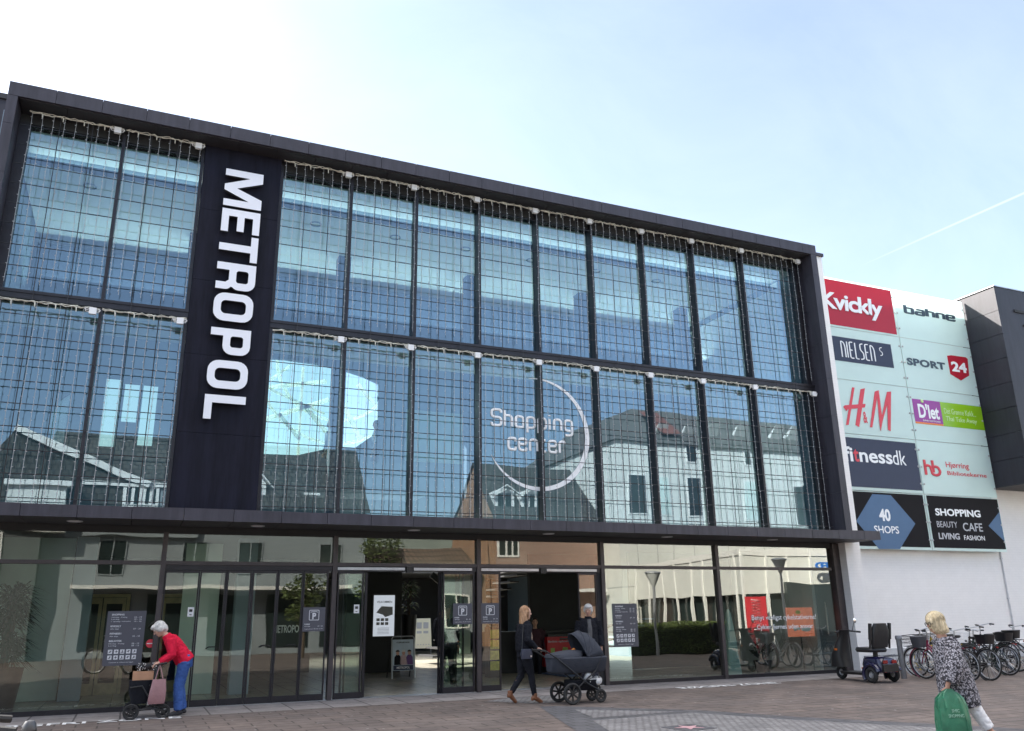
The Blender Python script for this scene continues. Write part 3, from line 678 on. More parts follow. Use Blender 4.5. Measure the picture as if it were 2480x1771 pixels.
def header_mesh(wd, seed, m):
    rg = random.Random(seed)
    pts = [(wd*i/26-.0, rg.uniform(-.012, .012), rg.uniform(-.016, .016)) for i in range(27)]
    m.tube(pts, .011, 5)
    pts = [(wd*i/26, -.02+rg.uniform(-.012, .012), .012+rg.uniform(-.02, .02)) for i in range(27)]; m.tube(pts, .008, 4)
    x = .18
    while x < wd-.12:
        m.tube([(x-.07, -.01, .0), (x, -.02, .012), (x+.05, -.015, -.01), (x+.055, -.02, -.10)], [.012, .015, .015, .010], 5)
        x += .375+rg.uniform(-.03, .03)
    return m
ORD = ['first', 'second', 'third', 'fourth', 'fifth', 'sixth', 'seventh', 'eighth', 'ninth']
for bi, (xa, xb) in enumerate(bays):
    for row, zt in (('u', 11.42), ('l', 7.40)):
        rn = 'upper' if row == 'u' else 'lower'
        if bi == 0: where = 'at the far left edge of the front'
        elif bi == 1: where = 'just left of the black name panel'
        elif bi == 10: where = 'in the last bay beside the right pier'
        else: where = 'in the %s bay right of the black panel' % ORD[bi-2]
        wd = xb-xa
        T = thing('light_curtain', 'light strings over the %s windows %s' % (rn, where), 'string lights', (xa+.03, -.31, zt), group='light string curtains on the glass front')
        header_mesh(wd-.04, bi*2+(row == 'u'), MB()).build('header_cable', M_PLAST, T, local=True)
        bx = wd-.16 if bi != 10 else wd-.1
        m = MB(); m.box(bx-.065, -.05, -.115, bx+.065, .02, .015)
        for q in (-.075, -.04, -.005): m.tube([(bx-.06, -.02, q), (bx-.12, -.02, q+.01), (bx-.15, -.01, .0)], .007, 4); m.tube([(bx+.06, -.02, q), (bx+.10, -.02, q), (bx+.13, -.01, -.02)], .007, 4)
        m.build('power_box', M_WHITE, T, local=True)
        n = int(round((wd-.05)/.195))
        for k in range(n):
            o = bpy.data.objects.new('light_string', SM[(row, (k*5+bi*3+random.randrange(3)) % 6)]); COL.objects.link(o); o.parent = T
            o.location = (.05+k*(wd-.16)/(n-1)+random.uniform(-.015, .015), random.uniform(-.01, .01), -.01)
# white vinyl ring with words on the glass
M_VINYL = mat('white vinyl film', (.93, .94, .95), .5, 0, .03, 4)
V = thing('window_lettering', 'white ring with two thin lettered words on the lower windows', 'sign', (8.43, -.012, 4.3))
def vin(wd, box, y=-.006, bev=.080, rad=.2, gap=.15, m=M_VINYL, name='lettering', par=None, thick=.008):
    return place_mesh(curve_mesh(stroke_word(wd, rad, gap), bevel=bev), name, m, par, box, wall_fn(y), thick)
vin('Shopping', (7.19, 5.66, 9.37, 6.21), par=V)
vin('center', (7.61, 5.22, 9.15, 5.62), par=V)
o_, i_ = [], []
for i in range(49):
    a = 100-255*i/48
    t = math.sin(math.pi*min(1, max(0, i/48)))**.8
    o_.append((8.435+1.365*math.cos(R(a)), 5.68+1.365*math.sin(R(a))))
    rr = 1.365-.006-.112*t
    i_.append((8.435+rr*math.cos(R(a)), 5.68+rr*math.sin(R(a))))
me = curve_mesh([(o_+i_[::-1], True)], ext=.004)
xs = [p[0] for p in o_+i_]; zs = [p[1] for p in o_+i_]
place_mesh(me, 'ring', M_VINYL, V, (min(xs), min(zs), max(xs), max(zs)), wall_fn(-.006), .008)

# ---------------------------------------------------------------- right-hand building: white brick wall, wing pier, sign wall, black box
M_WBRICK = brickmat('white painted brick', (.88, .86, .845), (.865, .845, .83), (.83, .815, .80), 'xzy', .24, .075, .006, .5, .65, .12, .03, .4)
WB = thing('side_building', 'white painted brick building with pier to the right of the glass front', 'building', (22, .7, 0))
YW, YS = .78, .50
MB().box(17.0, YW, 0, 46, YW+.4, 11.18).build('wall', M_WBRICK, WB)
MB().box(17.0, YW+.4, 0, 46, 9, 11.0).build('rear_block', M_WHITE, WB)
MB().box(17.265, -.35, 0, 17.785, YW-.004, 11.66).build('wing_pier', M_WBRICK, WB)
MB().box(17.27, -.40, 11.664, 17.83, YW, 11.76).build('coping', M_CLAD, WB)
MB().box(17.04, -.12, 0, 17.262, .10, 3.27).build('corner_post', M_FRAME2, WB)
m = MB(); m.box(17.9, YW-.12, .12, 46, YW-.003, .50); m.build('plinth', mat('grey plinth', (.50, .51, .53), .8, 0, .15, 3), WB)
pp = at(2439, 1430, YW-.03); m = MB(); m.tube([(pp.x, YW-.03, .1), (pp.x, YW-.03, 3.4), (pp.x, YW-.03, 5.2)], .022, 8)
for z in (.6, 1.8, 3.0, 4.2): m.box(pp.x-.04, YW-.045, z, pp.x+.04, YW-.002, z+.04)
m.build('wall_pipe', mat('pale pipe', (.55, .55, .57), .5), WB, smooth=True)
M_BOX = cladmat('black box cladding', (.024, .023, .032), .5)
BB = thing('black_box_bay', 'charcoal clad box projecting from the white wall above the parked bicycles', 'building bay', (27, -.1, 5.2))
def at_x(px, py, x):
    d = ray(px, py); t = (x-CAM.x)/d.x; return CAM+d*t
XB = 24.80
z0 = 5.22; zt = 11.66
m = MB(); z = z0
while z < zt-.05:
    z2 = min(z+.80, zt); m.box(XB, -.69, z+.006, XB+.05, YW-.002, z2-.006); z = z2
x = XB+.055
cols = [XB+.055, 26.2, 27.6, 29.0, 31.0, 34, 38]
for i in range(len(cols)-1): m.box(cols[i]+.004, -.685, z0+.006, cols[i+1]-.004, -.64, zt-.004)
m.box(XB+.054, -.636, z0+.03, 38, YW-.004, zt-.01); m.build('cladding', M_BOX, BB)
MB().box(XB-.02, -.70, z0-.03, 38, YW-.006, z0+.002).build('soffit', M_CLAD2, BB)
m = MB(); q = at(2455, 750, -.69); m.box(q.x, -.72, q.z-.09, q.x+2.4, -.688, q.z); q2 = at(2478, 787, -.69); m.box(q2.x, -.72, q2.z-.06, q2.x+1.5, -.688, q2.z); m.build('wall_slot', M_IDARK, BB)
MB().box(XB-.015, -.705, zt, 38, YW-.006, zt+.03).build('coping', M_SILVER, BB)

# sign wall of ten glass panels --------------------------------------------
def signmat(name, col, trans=0.35):
    if name in MATS: return MATS[name]
    m = mat(name, col, .22, 0, .03, 2.0, spec=.5)
    nt = m.node_tree; b = nt.nodes['Principled BSDF']; out = nt.nodes['Material Output']
    tl = N(nt, 'ShaderNodeBsdfTranslucent'); tl.inputs[0].default_value = tuple(min(1, c*1.2) for c in col)+(1,)
    mx = N(nt, 'ShaderNodeMixShader'); mx.inputs[0].default_value = trans
    nt.links.new(b.outputs[0], mx.inputs[1]); nt.links.new(tl.outputs[0], mx.inputs[2]); nt.links.new(mx.outputs[0], out.inputs[0])
    return m
G_MINT = signmat('mint glass panel', (.76, .91, .87), .45); G_RED = signmat('red sign film', (.62, .035, .065), .45); G_NAVY = mat('navy sign film', (.038, .048, .085), .5, 0, .05, 3, spec=.25)
G_BLK = mat('black sign film', (.012, .011, .013), .65, 0, .05, 3, spec=.12); G_BLUE = mat('steel blue film', (.085, .155, .27), .5, 0, .04, 3, spec=.2); G_GRN = signmat('lime film', (.30, .58, .02), .2); G_PUR = signmat('purple film', (.36, .05, .34), .2)
P_WHT = mat('white film', (.82, .84, .86), .4, 0, .02, 3); P_RED = mat('red film', (.62, .035, .06), .4, 0, .03, 3); P_DK = mat('slate film', (.035, .06, .085), .4, 0, .03, 3)
P_GRY = mat('grey film', (.42, .43, .47), .4, 0, .03, 3); P_YEL = mat('yellow film', (.70, .62, .10), .4, 0, .03, 3); P_LIM = mat('pale lime film', (.55, .78, .35), .4, 0, .03, 3); P_ORG = mat('orange film', (.75, .20, .03), .4)
CX = [18.10, 21.52, 24.76]; RZ = [11.52, 9.86, 8.20, 6.53, 4.86, 3.19]
YQ = YS-.012
def panel(c, r, m, label):
    x0, x1 = CX[c]+.02, CX[c+1]-.02; z1, z0 = RZ[r]-.012, RZ[r+1]+.012
    t = thing('sign_panel', label, 'shop sign', ((x0+x1)/2, YS, z0), group='glass sign panels on the white wall')
    MB().box(x0, YS-.008, z0, x1, YS+.008, z1).build('glass', G_MINT, t)
    f = MB()
    for xx in (x0+.05, x1-.05):
        for k in (.18, .5, .82):
            z = z0+(z1-z0)*k
            f.ring((xx, YS-.016, z), (0, 1, 0), .018, .016, 10, 5); f.tube([(xx, YS-.012, z), (xx, YW-.004, z)], .012, 6)
    f.build('fixing', M_CHROME, t, smooth=True)
    return t, x0, z0, x1, z1
def rect(t, name, m, x0, z0, x1, z1, y=YQ+.001, th=.002): return MB().box(x0, y-th, z0, x1, y, z1).build(name, m, t)
YT = YQ-.003
def ap(a, b, c8x=1900, c8y=550, k=.36943): p = at(c8x+a*k, c8y+b*k, YS); return p.x, p.z
def bx(a, b, c, d):        # photo zoom corners (left-top, right-bottom) -> box
    x0, z1 = a; x1, z0 = d; return x0, z0, x1, z1
# 1 red
t, x0, z0, x1, z1 = panel(0, 0, 0, 'bright red sign panel with bold slanted white lettering')
rect(t, 'film', G_RED, x0, z0+.06, x1-.06, z1-.07)
txt('Kvickly', (18.36, 10.28, 20.95, 11.0), YT, P_WHT, t, bold=.022, shear=.06, space=.9, thick=.02)
# 2 navy band
t, x0, z0, x1, z1 = panel(0, 1, 0, 'mint sign panel with a dark band and thin white art deco letters')
rect(t, 'film', G_NAVY, x0, 8.78, 21.08, 9.56)
def strokes(t, m, box, sts, bev, rad=.12, name='lettering'):
    return place_mesh(curve_mesh([(rpath(s, rad) if rad else s, False) for s in sts], bevel=bev), name, m, t, box, wall_fn(YT), .006)
strokes(t, P_WHT, (18.95, 8.9, 20.35, 9.45), [[(0, 0), (0, 1), (.14, .92), (.2, .7), (.2, 0)], [(.32, 0), (.32, 1)], [(.64, 0), (.46, 0), (.46, 1), (.64, 1)], [(.46, .5), (.6, .5)], [(.76, 1), (.76, 0), (.92, 0)], [(1.2, 1), (1.04, .95), (1.04, .6), (1.2, .4), (1.2, .05), (1.02, 0)], [(1.5, 0), (1.32, 0), (1.32, 1), (1.5, 1)], [(1.32, .5), (1.46, .5)], [(1.62, 0), (1.62, 1), (1.76, .92), (1.82, .7), (1.82, 0)]], .035, .1)
strokes(t, P_WHT, (20.55, 9.12, 20.68, 9.42), [[(.3, 1), (0, .9), (0, .6), (.3, .4), (.3, .1), (0, 0)]], .05, .1)
# 3 red script
t, x0, z0, x1, z1 = panel(0, 2, 0, 'mint sign panel with two tall brushed red capitals and a small ampersand')
def brush(t, m, polys):
    mb = MB()
    for i, p in enumerate(polys): mb.prism([ap(*q) for q in p], lambda u, v, d: (u, YT-d-i*.0012, v), 0, .004)
    return mb.build('lettering', m, t)
brush(t, P_RED, [[(440, 1052), (456, 1054), (418, 1298), (400, 1300)], [(495, 1065), (524, 1058), (487, 1312), (462, 1300)], [(382, 1180), (392, 1170), (528, 1160), (524, 1184), (412, 1196), (402, 1208)],
  [(588, 1080), (612, 1072), (572, 1316), (557, 1312)], [(600, 1075), (614, 1072), (640, 1270), (628, 1338), (620, 1300)], [(668, 1082), (694, 1080), (640, 1270), (626, 1338), (622, 1300)], [(668, 1082), (694, 1080), (692, 1340), (674, 1330)]])
q0 = ap(508, 1210); q1 = ap(545, 1288)
txt('&', (q0[0], q1[1], q1[0], q0[1]), YT, P_RED, t, bold=.02)
# 4 navy
t, x0, z0, x1, z1 = panel(0, 3, 0, 'dark navy sign panel with white lettering and one red letter')
rect(t, 'film', G_NAVY, x0, z0+.09, x1-.02, z1-.10)
def c3(a, b): p = at(2020+a*.21556, 1050+b*.21556, YS); return p.x, p.z
za, zb = 5.70, 6.15
for s, xa, xb, mm, bo in (('fi', 18.50, 18.86, P_WHT, .02), ('t', 18.88, 19.09, P_RED, .02), ('ness', 19.11, 20.42, P_WHT, .02), ('dk', 20.44, 20.98, P_WHT, 0)):
    hi = {'fi': .44, 't': .38, 'ness': .30, 'dk': .44}[s]
    txt(s, (xa, za, xb, za+hi), YT, mm, t, bold=bo)
# 5 black with blue hexagon
t, x0, z0, x1, z1 = panel(0, 4, 0, 'black sign panel with a blue six sided shape and white number')
rect(t, 'film', G_BLK, x0, z0+.08, x1-.05, z1-.02)
hx = [c3(425, 682), c3(632, 695), c3(908, 1015), c3(735, 1300), c3(500, 1298), c3(245, 985)]
MB().prism(hx, lambda u, v, d: (u, YQ-.002-d, v), 0, .003).build('film', G_BLUE, t)
YT5 = YQ-.0065
a, b = c3(490, 845), c3(636, 990); txt('40', (a[0], b[1], b[0], a[1]), YT5, P_WHT, t, bold=.035)
a, b = c3(440, 1035), c3(728, 1128); txt('SHOPS', (a[0], b[1], b[0], a[1]), YT5, P_WHT, t, bold=.01)
# right column
t, x0, z0, x1, z1 = panel(1, 0, 0, 'mint sign panel with wide dark outlined lower case lettering')
a, b = ap(775, 530), ap(1122, 625)
vin('bahne', (a[0], b[1], b[0], a[1]+.1), YT, .115, .08, .16, P_DK, 'lettering', t, .006)
t, x0, z0, x1, z1 = panel(1, 1, 0, 'mint sign panel with dark lettering and a red shield number')
a, b = ap(795, 855), ap(1055, 940); txt('SPORT', (a[0], b[1], b[0], a[1]), YT, P_DK, t, bold=.045, space=1.05)
sh = [ap(1063, 845), ap(1090, 842), ap(1185, 855), ap(1198, 865), ap(1208, 975), ap(1155, 1007), ap(1085, 965)]
MB().prism(sh, lambda u, v, d: (u, YQ-.001-d, v), 0, .003).build('emblem', G_RED, t)
a, b = ap(1085, 880), ap(1196, 960); txt('24', (a[0], b[1], b[0], a[1]), YQ-.006, P_WHT, t, bold=.04)
t, x0, z0, x1, z1 = panel(1, 2, 0, 'mint sign panel with a purple square and lime green strip')
a, b = ap(835, 1138), ap(1005, 1303); rect(t, 'film', G_PUR, 21.64, 7.12, 22.86, 7.85); rect(t, 'film', P_ORG, 21.64, 7.06, 22.86, 7.118)
rect(t, 'film', G_GRN, 22.865, 7.06, 24.74, 7.85)
txt("D'let", (21.84, 7.25, 22.74, 7.72), YT, P_WHT, t, bold=.03); txt('SUND FASTFOOD', (21.98, 7.155, 22.74, 7.205), YT, P_WHT, t)
m = MB(); m.ring((22.06, YT-.002, 7.80), (0, 1, 0), .03, .03, 12, 6); m.build('emblem', P_LIM, t)
txt('Det Grønne Køkk...', (22.98, 7.47, 24.42, 7.66), YT, P_LIM, t, shear=.1); txt('Thai Take Away', (23.02, 7.20, 24.42, 7.40), YT, P_LIM, t, shear=.1, bold=.008)
t, x0, z0, x1, z1 = panel(1, 3, 0, 'mint sign panel with a joined red letter pair and two small red lines')
strokes(t, P_RED, (c3(990, 295)[0], c3(1210, 490)[1], c3(1210, 490)[0], c3(990, 295)[1]), [[(0, 1), (0, 0)], [(0, .55), (.16, .66), (.34, .58), (.38, .3), (.40, .08), (.62, 0), (.84, .08), (.92, .3), (.82, .55), (.62, .6), (.5, .52)], [(.5, 1), (.5, .2)]], .085, .08)
a, b = c3(1245, 318), c3(1516, 420); txt('Hjørring', (a[0], b[1], b[0], a[1]), YT, P_RED, t, bold=.004)
a, b = c3(1265, 422), c3(1715, 520); txt('Bibliotekerne', (a[0], b[1]+.06, b[0], a[1]), YT, P_RED, t, bold=.004)
t, x0, z0, x1, z1 = panel(1, 4, 0, 'black sign panel with five white and grey words and a blue arrow edge')
rect(t, 'film', G_BLK, x0+.06, z0+.08, x1-.03, z1-.02)
hx = [c3(1835, 880), c3(1895, 1215), c3(1730, 1040)]; xr = x1-.03
MB().prism([(xr, hx[0][1]), (xr, hx[1][1]), hx[2]], lambda u, v, d: (u, YQ-.002-d, v), 0, .003).build('film', G_BLUE, t)
for s, a, b, mm, bo in (('SHOPPING', (1125, 840), (1645, 945), P_WHT, .03), ('BEAUTY', (1145, 985), (1385, 1062), P_GRY, 0), ('CAFE', (1435, 1003), (1670, 1105), P_GRY, .01), ('LIVING', (1165, 1115), (1412, 1195), P_GRY, .03), ('FASHION', (1452, 1145), (1692, 1205), P_WHT, 0)):
    a, b = c3(*a), c3(*b); txt(s, (a[0], b[1], b[0], a[1]), YT, mm, t, bold=bo)

# ---------------------------------------------------------------- notices and stickers on the shopfront
M_NOT = mat('slate notice film', (.085, .085, .105), .5, 0, .04, 5)
M_NW = mat('notice white', (.72, .72, .74), .5)
YN = -.012
def hours(x0, x1, z0, z1, label):
    t = thing('notice', label, 'notice', ((x0+x1)/2, YN, z0))
    rect(t, 'board', M_NOT, x0, z0, x1, z1, YN, .004); y = YN-.0045
    H = z1-z0; Wd = x1-x0
    def row(s, fx, fz, fw, fh, **k): txt(s, (x0+fx*Wd, z1-(fz+fh)*H, x0+(fx+fw)*Wd, z1-fz*H), y, M_NW, t, thick=.002, **k)
    for s, fz, fw in (('SHOPPING', .05, .32), ('KVICKLY', .265, .27), ('FITNESS1', .40, .29), ('BIBLIOTEK', .535, .33)): row(s, .11, fz, fw, .032, bold=.03)
    for s, h, fz, fw in (('Mandag - fredag', '10 - 19', .105, .40), ('Lørdag', '10 - 16', .142, .2), ('1. søndag i måneden', '10 - 16', .182, .50), ('Alle dage', '07 - 21', .32, .22), ('Alle dage', '05 - 23', .455, .22), ('Mandag - fredag', '08 - 19', .59, .40), ('Lørdag', '08 - 13', .628, .2)):
        row(s, .11, fz, fw, .025); row(h, .70, fz, .19, .025)
    m = MB(); m2 = MB()
    for r in range(2):
        for c in range(5):
            cx, cz = x0+(.17+.155*c)*Wd, z1-(.745+.105*r)*H; q = .055*Wd
            m.box(cx-q, y-.003, cz-q, cx+q, y, cz+q)
            m2.bar((cx-q*.7, y-.0042, cz-q*.6+(c % 2)*q*.5), (cx+q*.7, y-.0042, cz+q*.5-(c % 3)*q*.4), .003, q*.28, (0, 1, 0) if False else (0, 0, 1)); m2.box(cx-q*.2, y-.0048, cz-q*.5, cx+q*.25, y-.0033, cz+q*.6)
    m.build('pictogram', M_NW, t); m2.build('pictogram_mark', M_NOT, t)
    row('Centret er videoovervåget', .17, .93, .62, .025)
    return t
hours(-.40, .25, .78, 1.73, 'dark opening hours notice on the left window beside the red coated woman')
hours(10.22, 10.88, .81, 1.77, 'dark opening hours notice on the window right of the doors')
def parking(x0, x1, z0, z1, label):
    t = thing('parking_notice', label, 'notice', ((x0+x1)/2, YN, z0))
    rect(t, 'board', M_NOT, x0, z0, x1, z1, YN-.03, .004); y = YN-.0345; cx = (x0+x1)/2; H = z1-z0
    s = .10; zc = z1-.05-s
    me = curve_mesh([(rrect(cx-s, zc-s, cx+s, zc+s, .02), True), hole(cx-s+.012, zc-s+.012, cx+s-.012, zc+s-.012, .012)], ext=.001)
    place_mesh(me, 'emblem', M_NW, t, (cx-s, zc-s, cx+s, zc+s), wall_fn(y), .002)
    txt('P', (cx-.035, zc-s+.02, cx+.04, zc+s*.45), y, M_NW, t, bold=.04, thick=.002)
    me = curve_mesh([([(cx-.07, zc+.05), (cx-.03, zc+.07), (cx+.03, zc+.07), (cx+.07, zc+.05)], False)], bevel=.007); place_mesh(me, 'emblem', M_NW, t, (cx-.075, zc+.05, cx+.075, zc+.075), wall_fn(y), .002)
    txt('P-HUS', (x0+.04, z0+.125, x0+.14, z0+.15), y, M_NW, t, bold=.03, thick=.002); txt('Alle dage', (x0+.04, z0+.085, x0+.15, z0+.108), y, M_NW, t, thick=.002); txt('05 - 24', (x1-.14, z0+.09, x1-.04, z0+.11), y, M_NW, t, thick=.002)
    txt('Vagttelefon 96 23 15 01', (x0+.04, z0+.035, x1-.04, z0+.055), y, M_NW, t, thick=.002)
    return t
parking(3.12, 3.56, 1.30, 1.76, 'dark parking notice on the closed sliding doors')
parking(6.28, 6.72, 1.38, 1.81, 'dark parking notice on the open leaf left of the central post')
parking(6.93, 7.35, 1.38, 1.81, 'dark parking notice right of the central post beside the woman with the pram')
def sticker(x, z, label, wd=.055, ht=.085, y=-.014):
    t = thing('door_sticker', label, 'sticker', (x, y, z))
    rect(t, 'film', M_WHITE, x-wd, z-ht, x+wd, z+ht, y, .003); m = MB(); m.box(x-.03, y-.005, z+.0, x+.03, y-.0032, z+.05); m.box(x-.02, y-.005, z-.06, x+.02, y-.0032, z-.045); m.build('print', M_BLACK, t)
sticker(1.02, 1.70, 'small white sticker on the closed door by the woman in red')
sticker(4.20, 1.72, 'small white sticker on the open door leaf left of the entrance')
t = thing('stop_disc', 'round red sticker with white bar on the post left of the woman', 'sticker', (.37, -.03, 1.15))
MB().lathe([(.0, 0), (.075, 0), (.075, .004), (0, .004)], 24).build('disc', P_RED, t, local=True); t.rotation_euler = (R(90), 0, 0)
MB().box(-.06, -.006, .0042, .06, .006, .006).build('bar', P_WHT, t, local=True)
W2 = thing('bicycle_notice', 'two lines of thin white words on the right hand window', 'window lettering', (15.2, -.012, 1.2))
txt('Benyt venligst cykelstativerne!', (14.22, 1.30, 16.29, 1.46), -.012, M_VINYL, W2, thick=.002)
txt('Cykler fjernes uden ansvar', (14.36, 1.08, 16.17, 1.23), -.012, M_VINYL, W2, thick=.002)
# ---------------------------------------------------------------- the far side of the square (seen in the glass)
def rf(px, py, yv):                       # a point reflected in the glass, brought back to the real side
    p = at(px, py, yv); return Vector((p.x, -yv, p.z))
M_CREAM = mat('cream wall render', (.66, .67, .63), .8, 0, .06, .6)  # the render's own even cream colour
M_CREAMP = brickmat('cream cladding', (.68, .69, .65), (.64, .65, .615), (.36, .37, .35), 'xzy', 1.25, 2.9, .03, 0.0, .7, .3, .05, .5)
M_TILE = brickmat('dark roof tile', (.075, .070, .062), (.055, .052, .046), (.02, .02, .02), 'xzy', .30, .26, .03, .5, .8, .8, .25, .7)
M_TILE2 = brickmat('brown roof tile', (.16, .11, .085), (.13, .09, .07), (.05, .04, .03), 'xzy', .25, .30, .03, 0, .8, .8, .2, .7)
M_ORBR = brickmat('orange brick', (.36, .19, .10), (.30, .155, .085), (.30, .26, .22), 'yzx', .24, .075, .010, .5, .85, .3, .12, .8)
M_PKBR = brickmat('pink brown brick', (.34, .20, .155), (.29, .17, .13), (.34, .30, .26), 'xzy', .24, .075, .010, .5, .85, .3, .12, .8)
M_GREYW = mat('grey plaster', (.25, .285, .30), .85, 0, .12, .5)
M_WINF = mat('white window frame', (.75, .75, .72), .5, 0, .04, 3)
M_WING = mat('dark window pane', (.025, .035, .035), .08, 0, .2, .7, spec=.8)
M_DGREY = mat('dark grey roof', (.085, .085, .082), .7, 0, .12, .6)
def window(par, x0, z0, x1, z1, y, cross=2, fr=.07, m=None):     # window in a wall that faces +y
    f = MB(); f.box(x0-fr, y-.02, z0-fr, x1+fr, y+.05, z0); f.box(x0-fr, y-.02, z1, x1+fr, y+.05, z1+fr); f.box(x0-fr, y-.02, z0, x0, y+.05, z1); f.box(x1, y-.02, z0, x1+fr, y+.05, z1)
    for k in range(1, cross): x = x0+(x1-x0)*k/cross; f.box(x-fr*.45, y-.02, z0, x+fr*.45, y+.045, z1)
    o = f.build('window', m or M_WINF, par)
    MB().box(x0, y-.02, z0, x1, y+.012, z1).build('pane', M_WING, o)
    return o
def gable_house(name, label, x0, x1, yf, yb, ze, zr, mw, mr, hip=0.0, gm=None, over=.25):
    """long house parallel to the square; front wall faces +y at yf"""
    t = thing(name, label, 'house', ((x0+x1)/2, (yf+yb)/2, 0)); ym = (yf+yb)/2
    MB().box(x0, yb, 0, x1, yf, ze).build('wall', mw, t)
    if hip == 0:
        m = MB(); ring = [(x0+.001, yf-.002, ze), (x0+.001, ym, zr-.02), (x0+.001, yb+.002, ze)]
        m.add(ring+[(x0+.25, p[1], p[2]) for p in ring], [(0, 1, 2), (3, 5, 4), (0, 3, 4, 1), (1, 4, 5, 2), (2, 5, 3, 0)])
        ring = [(x1-.001, p[1], p[2]) for p in ring]; m.add(ring+[(x1-.25, p[1], p[2]) for p in ring], [(0, 2, 1), (3, 4, 5), (0, 1, 4, 3), (1, 2, 5, 4), (2, 0, 3, 5)])
        m.build('gable', gm or mw, t)
    k = (zr-ze)/abs(yf-ym); e = ze-over*k
    m = MB(); th = .14
    a = [(x0-.12, yf+over, e), (x1+.12, yf+over, e), (x1+.12-hip, ym, zr), (x0-.12+hip, ym, zr), (x1+.12, yb-over, e), (x0-.12, yb-over, e)]
    b = [(p[0], p[1], p[2]+th) for p in a]
    m.add(a+b, [(6, 7, 8, 9), (9, 8, 10, 11), (1, 0, 3, 2), (2, 3, 5, 4), (0, 1, 7, 6), (4, 5, 11, 10), (1, 2, 8, 7), (2, 4, 10, 8), (0, 6, 9, 3), (3, 9, 11, 5)])
    m.build('roof', mr, t)
    return t
# house with the dormer
H1 = gable_house('plastered_house', 'grey plastered house with dark tiled roof and small white dormer, across the square', -4.2, 10.45, -24.5, -31.5, 6.85, 10.40, M_GREYW, M_TILE)
def dormer(par, cx, wd, zb, zt, yb, yf, zp, mw=M_WINF):
    m = MB(); m.box(cx-wd/2, yb, zb, cx+wd/2, yf, zt); m.add([(cx-wd/2, yf-.002, zt), (cx+wd/2, yf-.002, zt), (cx, yf-.002, zp), (cx-wd/2, yb, zt), (cx+wd/2, yb, zt), (cx, yb, zp)], [(0, 1, 2), (3, 5, 4), (0, 2, 5, 3), (1, 4, 5, 2), (0, 3, 4, 1)])
    d = m.build('dormer', mw, par)
    r = MB(); r.bar((cx-wd/2-.3, (yb+yf)/2, zt-.25), (cx, (yb+yf)/2, zp+.12), yf-yb+.5, .12, (0, 1, 0)); r.bar((cx+wd/2+.3, (yb+yf)/2, zt-.25), (cx, (yb+yf)/2, zp+.12), yf-yb+.5, .12, (0, 1, 0))
    d2 = MB(); d2.bar((cx-wd/2-.3, yf+.27, zt-.25), (cx, yf+.27, zp+.14), .05, .22, (0, 1, 0)); d2.bar((cx+wd/2+.3, yf+.27, zt-.25), (cx, yf+.27, zp+.14), .05, .22, (0, 1, 0))
    d2.build('bargeboard', M_WINF, d)
    w_ = MB(); w_.box(cx-wd/2+.2, yf, zb+.15, cx-.05, yf+.02, zt-.15); w_.box(cx+.05, yf, zb+.15, cx+wd/2-.2, yf+.02, zt-.15); w_.build('pane', M_WING, d)
    return d
dormer(H1, 4.75, 1.45, 6.5, 8.0, -27, -24.9, 8.75)
q = rf(752, 1212, 25.2); MB().box(q.x-.4, -25.75, q.z-.5, q.x+.4, -25.0, q.z+.35).build('roof_window', M_WINF, H1)  # first window made wholly white to stand for glare on its glass
q = rf(833, 1212, 25.2); MB().box(q.x-.4, -25.7, q.z-.5, q.x+.35, -25.15, q.z+.3).build('roof_window', M_WING, H1)
for px0, px1, py0, py1 in ((303, 338, 1178, 1222), (348, 378, 1178, 1222)):
    a = rf(px0, py1, 24.2); b = rf(px1, py0, 24.2); window(H1, a.x, a.z, b.x, b.z, -24.2, 2, .14)
MB().box(-2.4, -24.6, 5.2, 2.4, -24.22, 7.4).build('bay', M_GREYW, H1)
MB().box(-2.6, -26, 7.42, 2.6, -24.1, 7.62).build('cornice', M_WINF, H1)
for x in (-1.5, 1.9, 4.4, 8.2): window(H1, x, 3.6, x+.95, 5.0, -24.5, 2, .05, M_GREYW)
m = MB(); m.box(-2.6, -24.4, 2.9, 9.5, -23.4, 3.05); m.build('balcony', M_WINF, H1)
for x in (-2.0, .6, 3.2, 5.8, 8.4): MB().box(x, -24.5, .3, x+2.0, -24.45, 2.7).build('shop_window', M_WING, H1)
# gabled house at the far left
H0 = thing('gabled_house', 'pale gabled house with long white verge, left of the plastered house', 'house', (-9, -27, 0))
MB().box(-16, -32, 0, -3.9, -23.8, 6.2).build('wall', mat('shade toned render', (.10, .112, .115), .85, 0, .15, .5), H0)  # wall colour darkened to stand in for shade on this house
pk = rf(40, 1040, 24.5); ri = rf(205, 1112, 24.5)
for sgn in (1,):
    sl_ = (pk.z-ri.z)/(ri.x-pk.x)
    zl = 6.0; xr = pk.x+(pk.z-zl)/sl_*1.0; xl = pk.x-(pk.z-zl)/1.6
    xr = min(xr, -.2)
    m = MB(); P0 = [(xl, zl), (xr, pk.z-(xr-pk.x)*sl_), (pk.x, pk.z)]
    m.prism([(xl, zl), (xr, zl), (xr, P0[1][1]), (pk.x, pk.z)], lambda u, v, d: (u, -24.2-d, v), 0, 7); m.build('roof', M_TILE, H0)
    m = MB(); m.bar((pk.x, -24.1, pk.z+.05), (xr+.3, -24.1, P0[1][1]-.1), .3, .22, (0, 1, 0)); m.build('bargeboard', M_WINF, H0)
a = rf(10, 1225, 23.6); b = rf(165, 1180, 23.6); MB().box(a.x, -24.2, a.z-1, b.x, -23.6, b.z).build('bay', M_CREAM, H0)
MB().box(a.x-.2, -24.2, b.z, b.x+.2, -23.4, b.z+.25).build('cornice', M_WINF, H0)
for x in (-14, -11.5, -9, -6.5): window(H0, x, 3.6, x+1.1, 5.1, -23.8, 2)
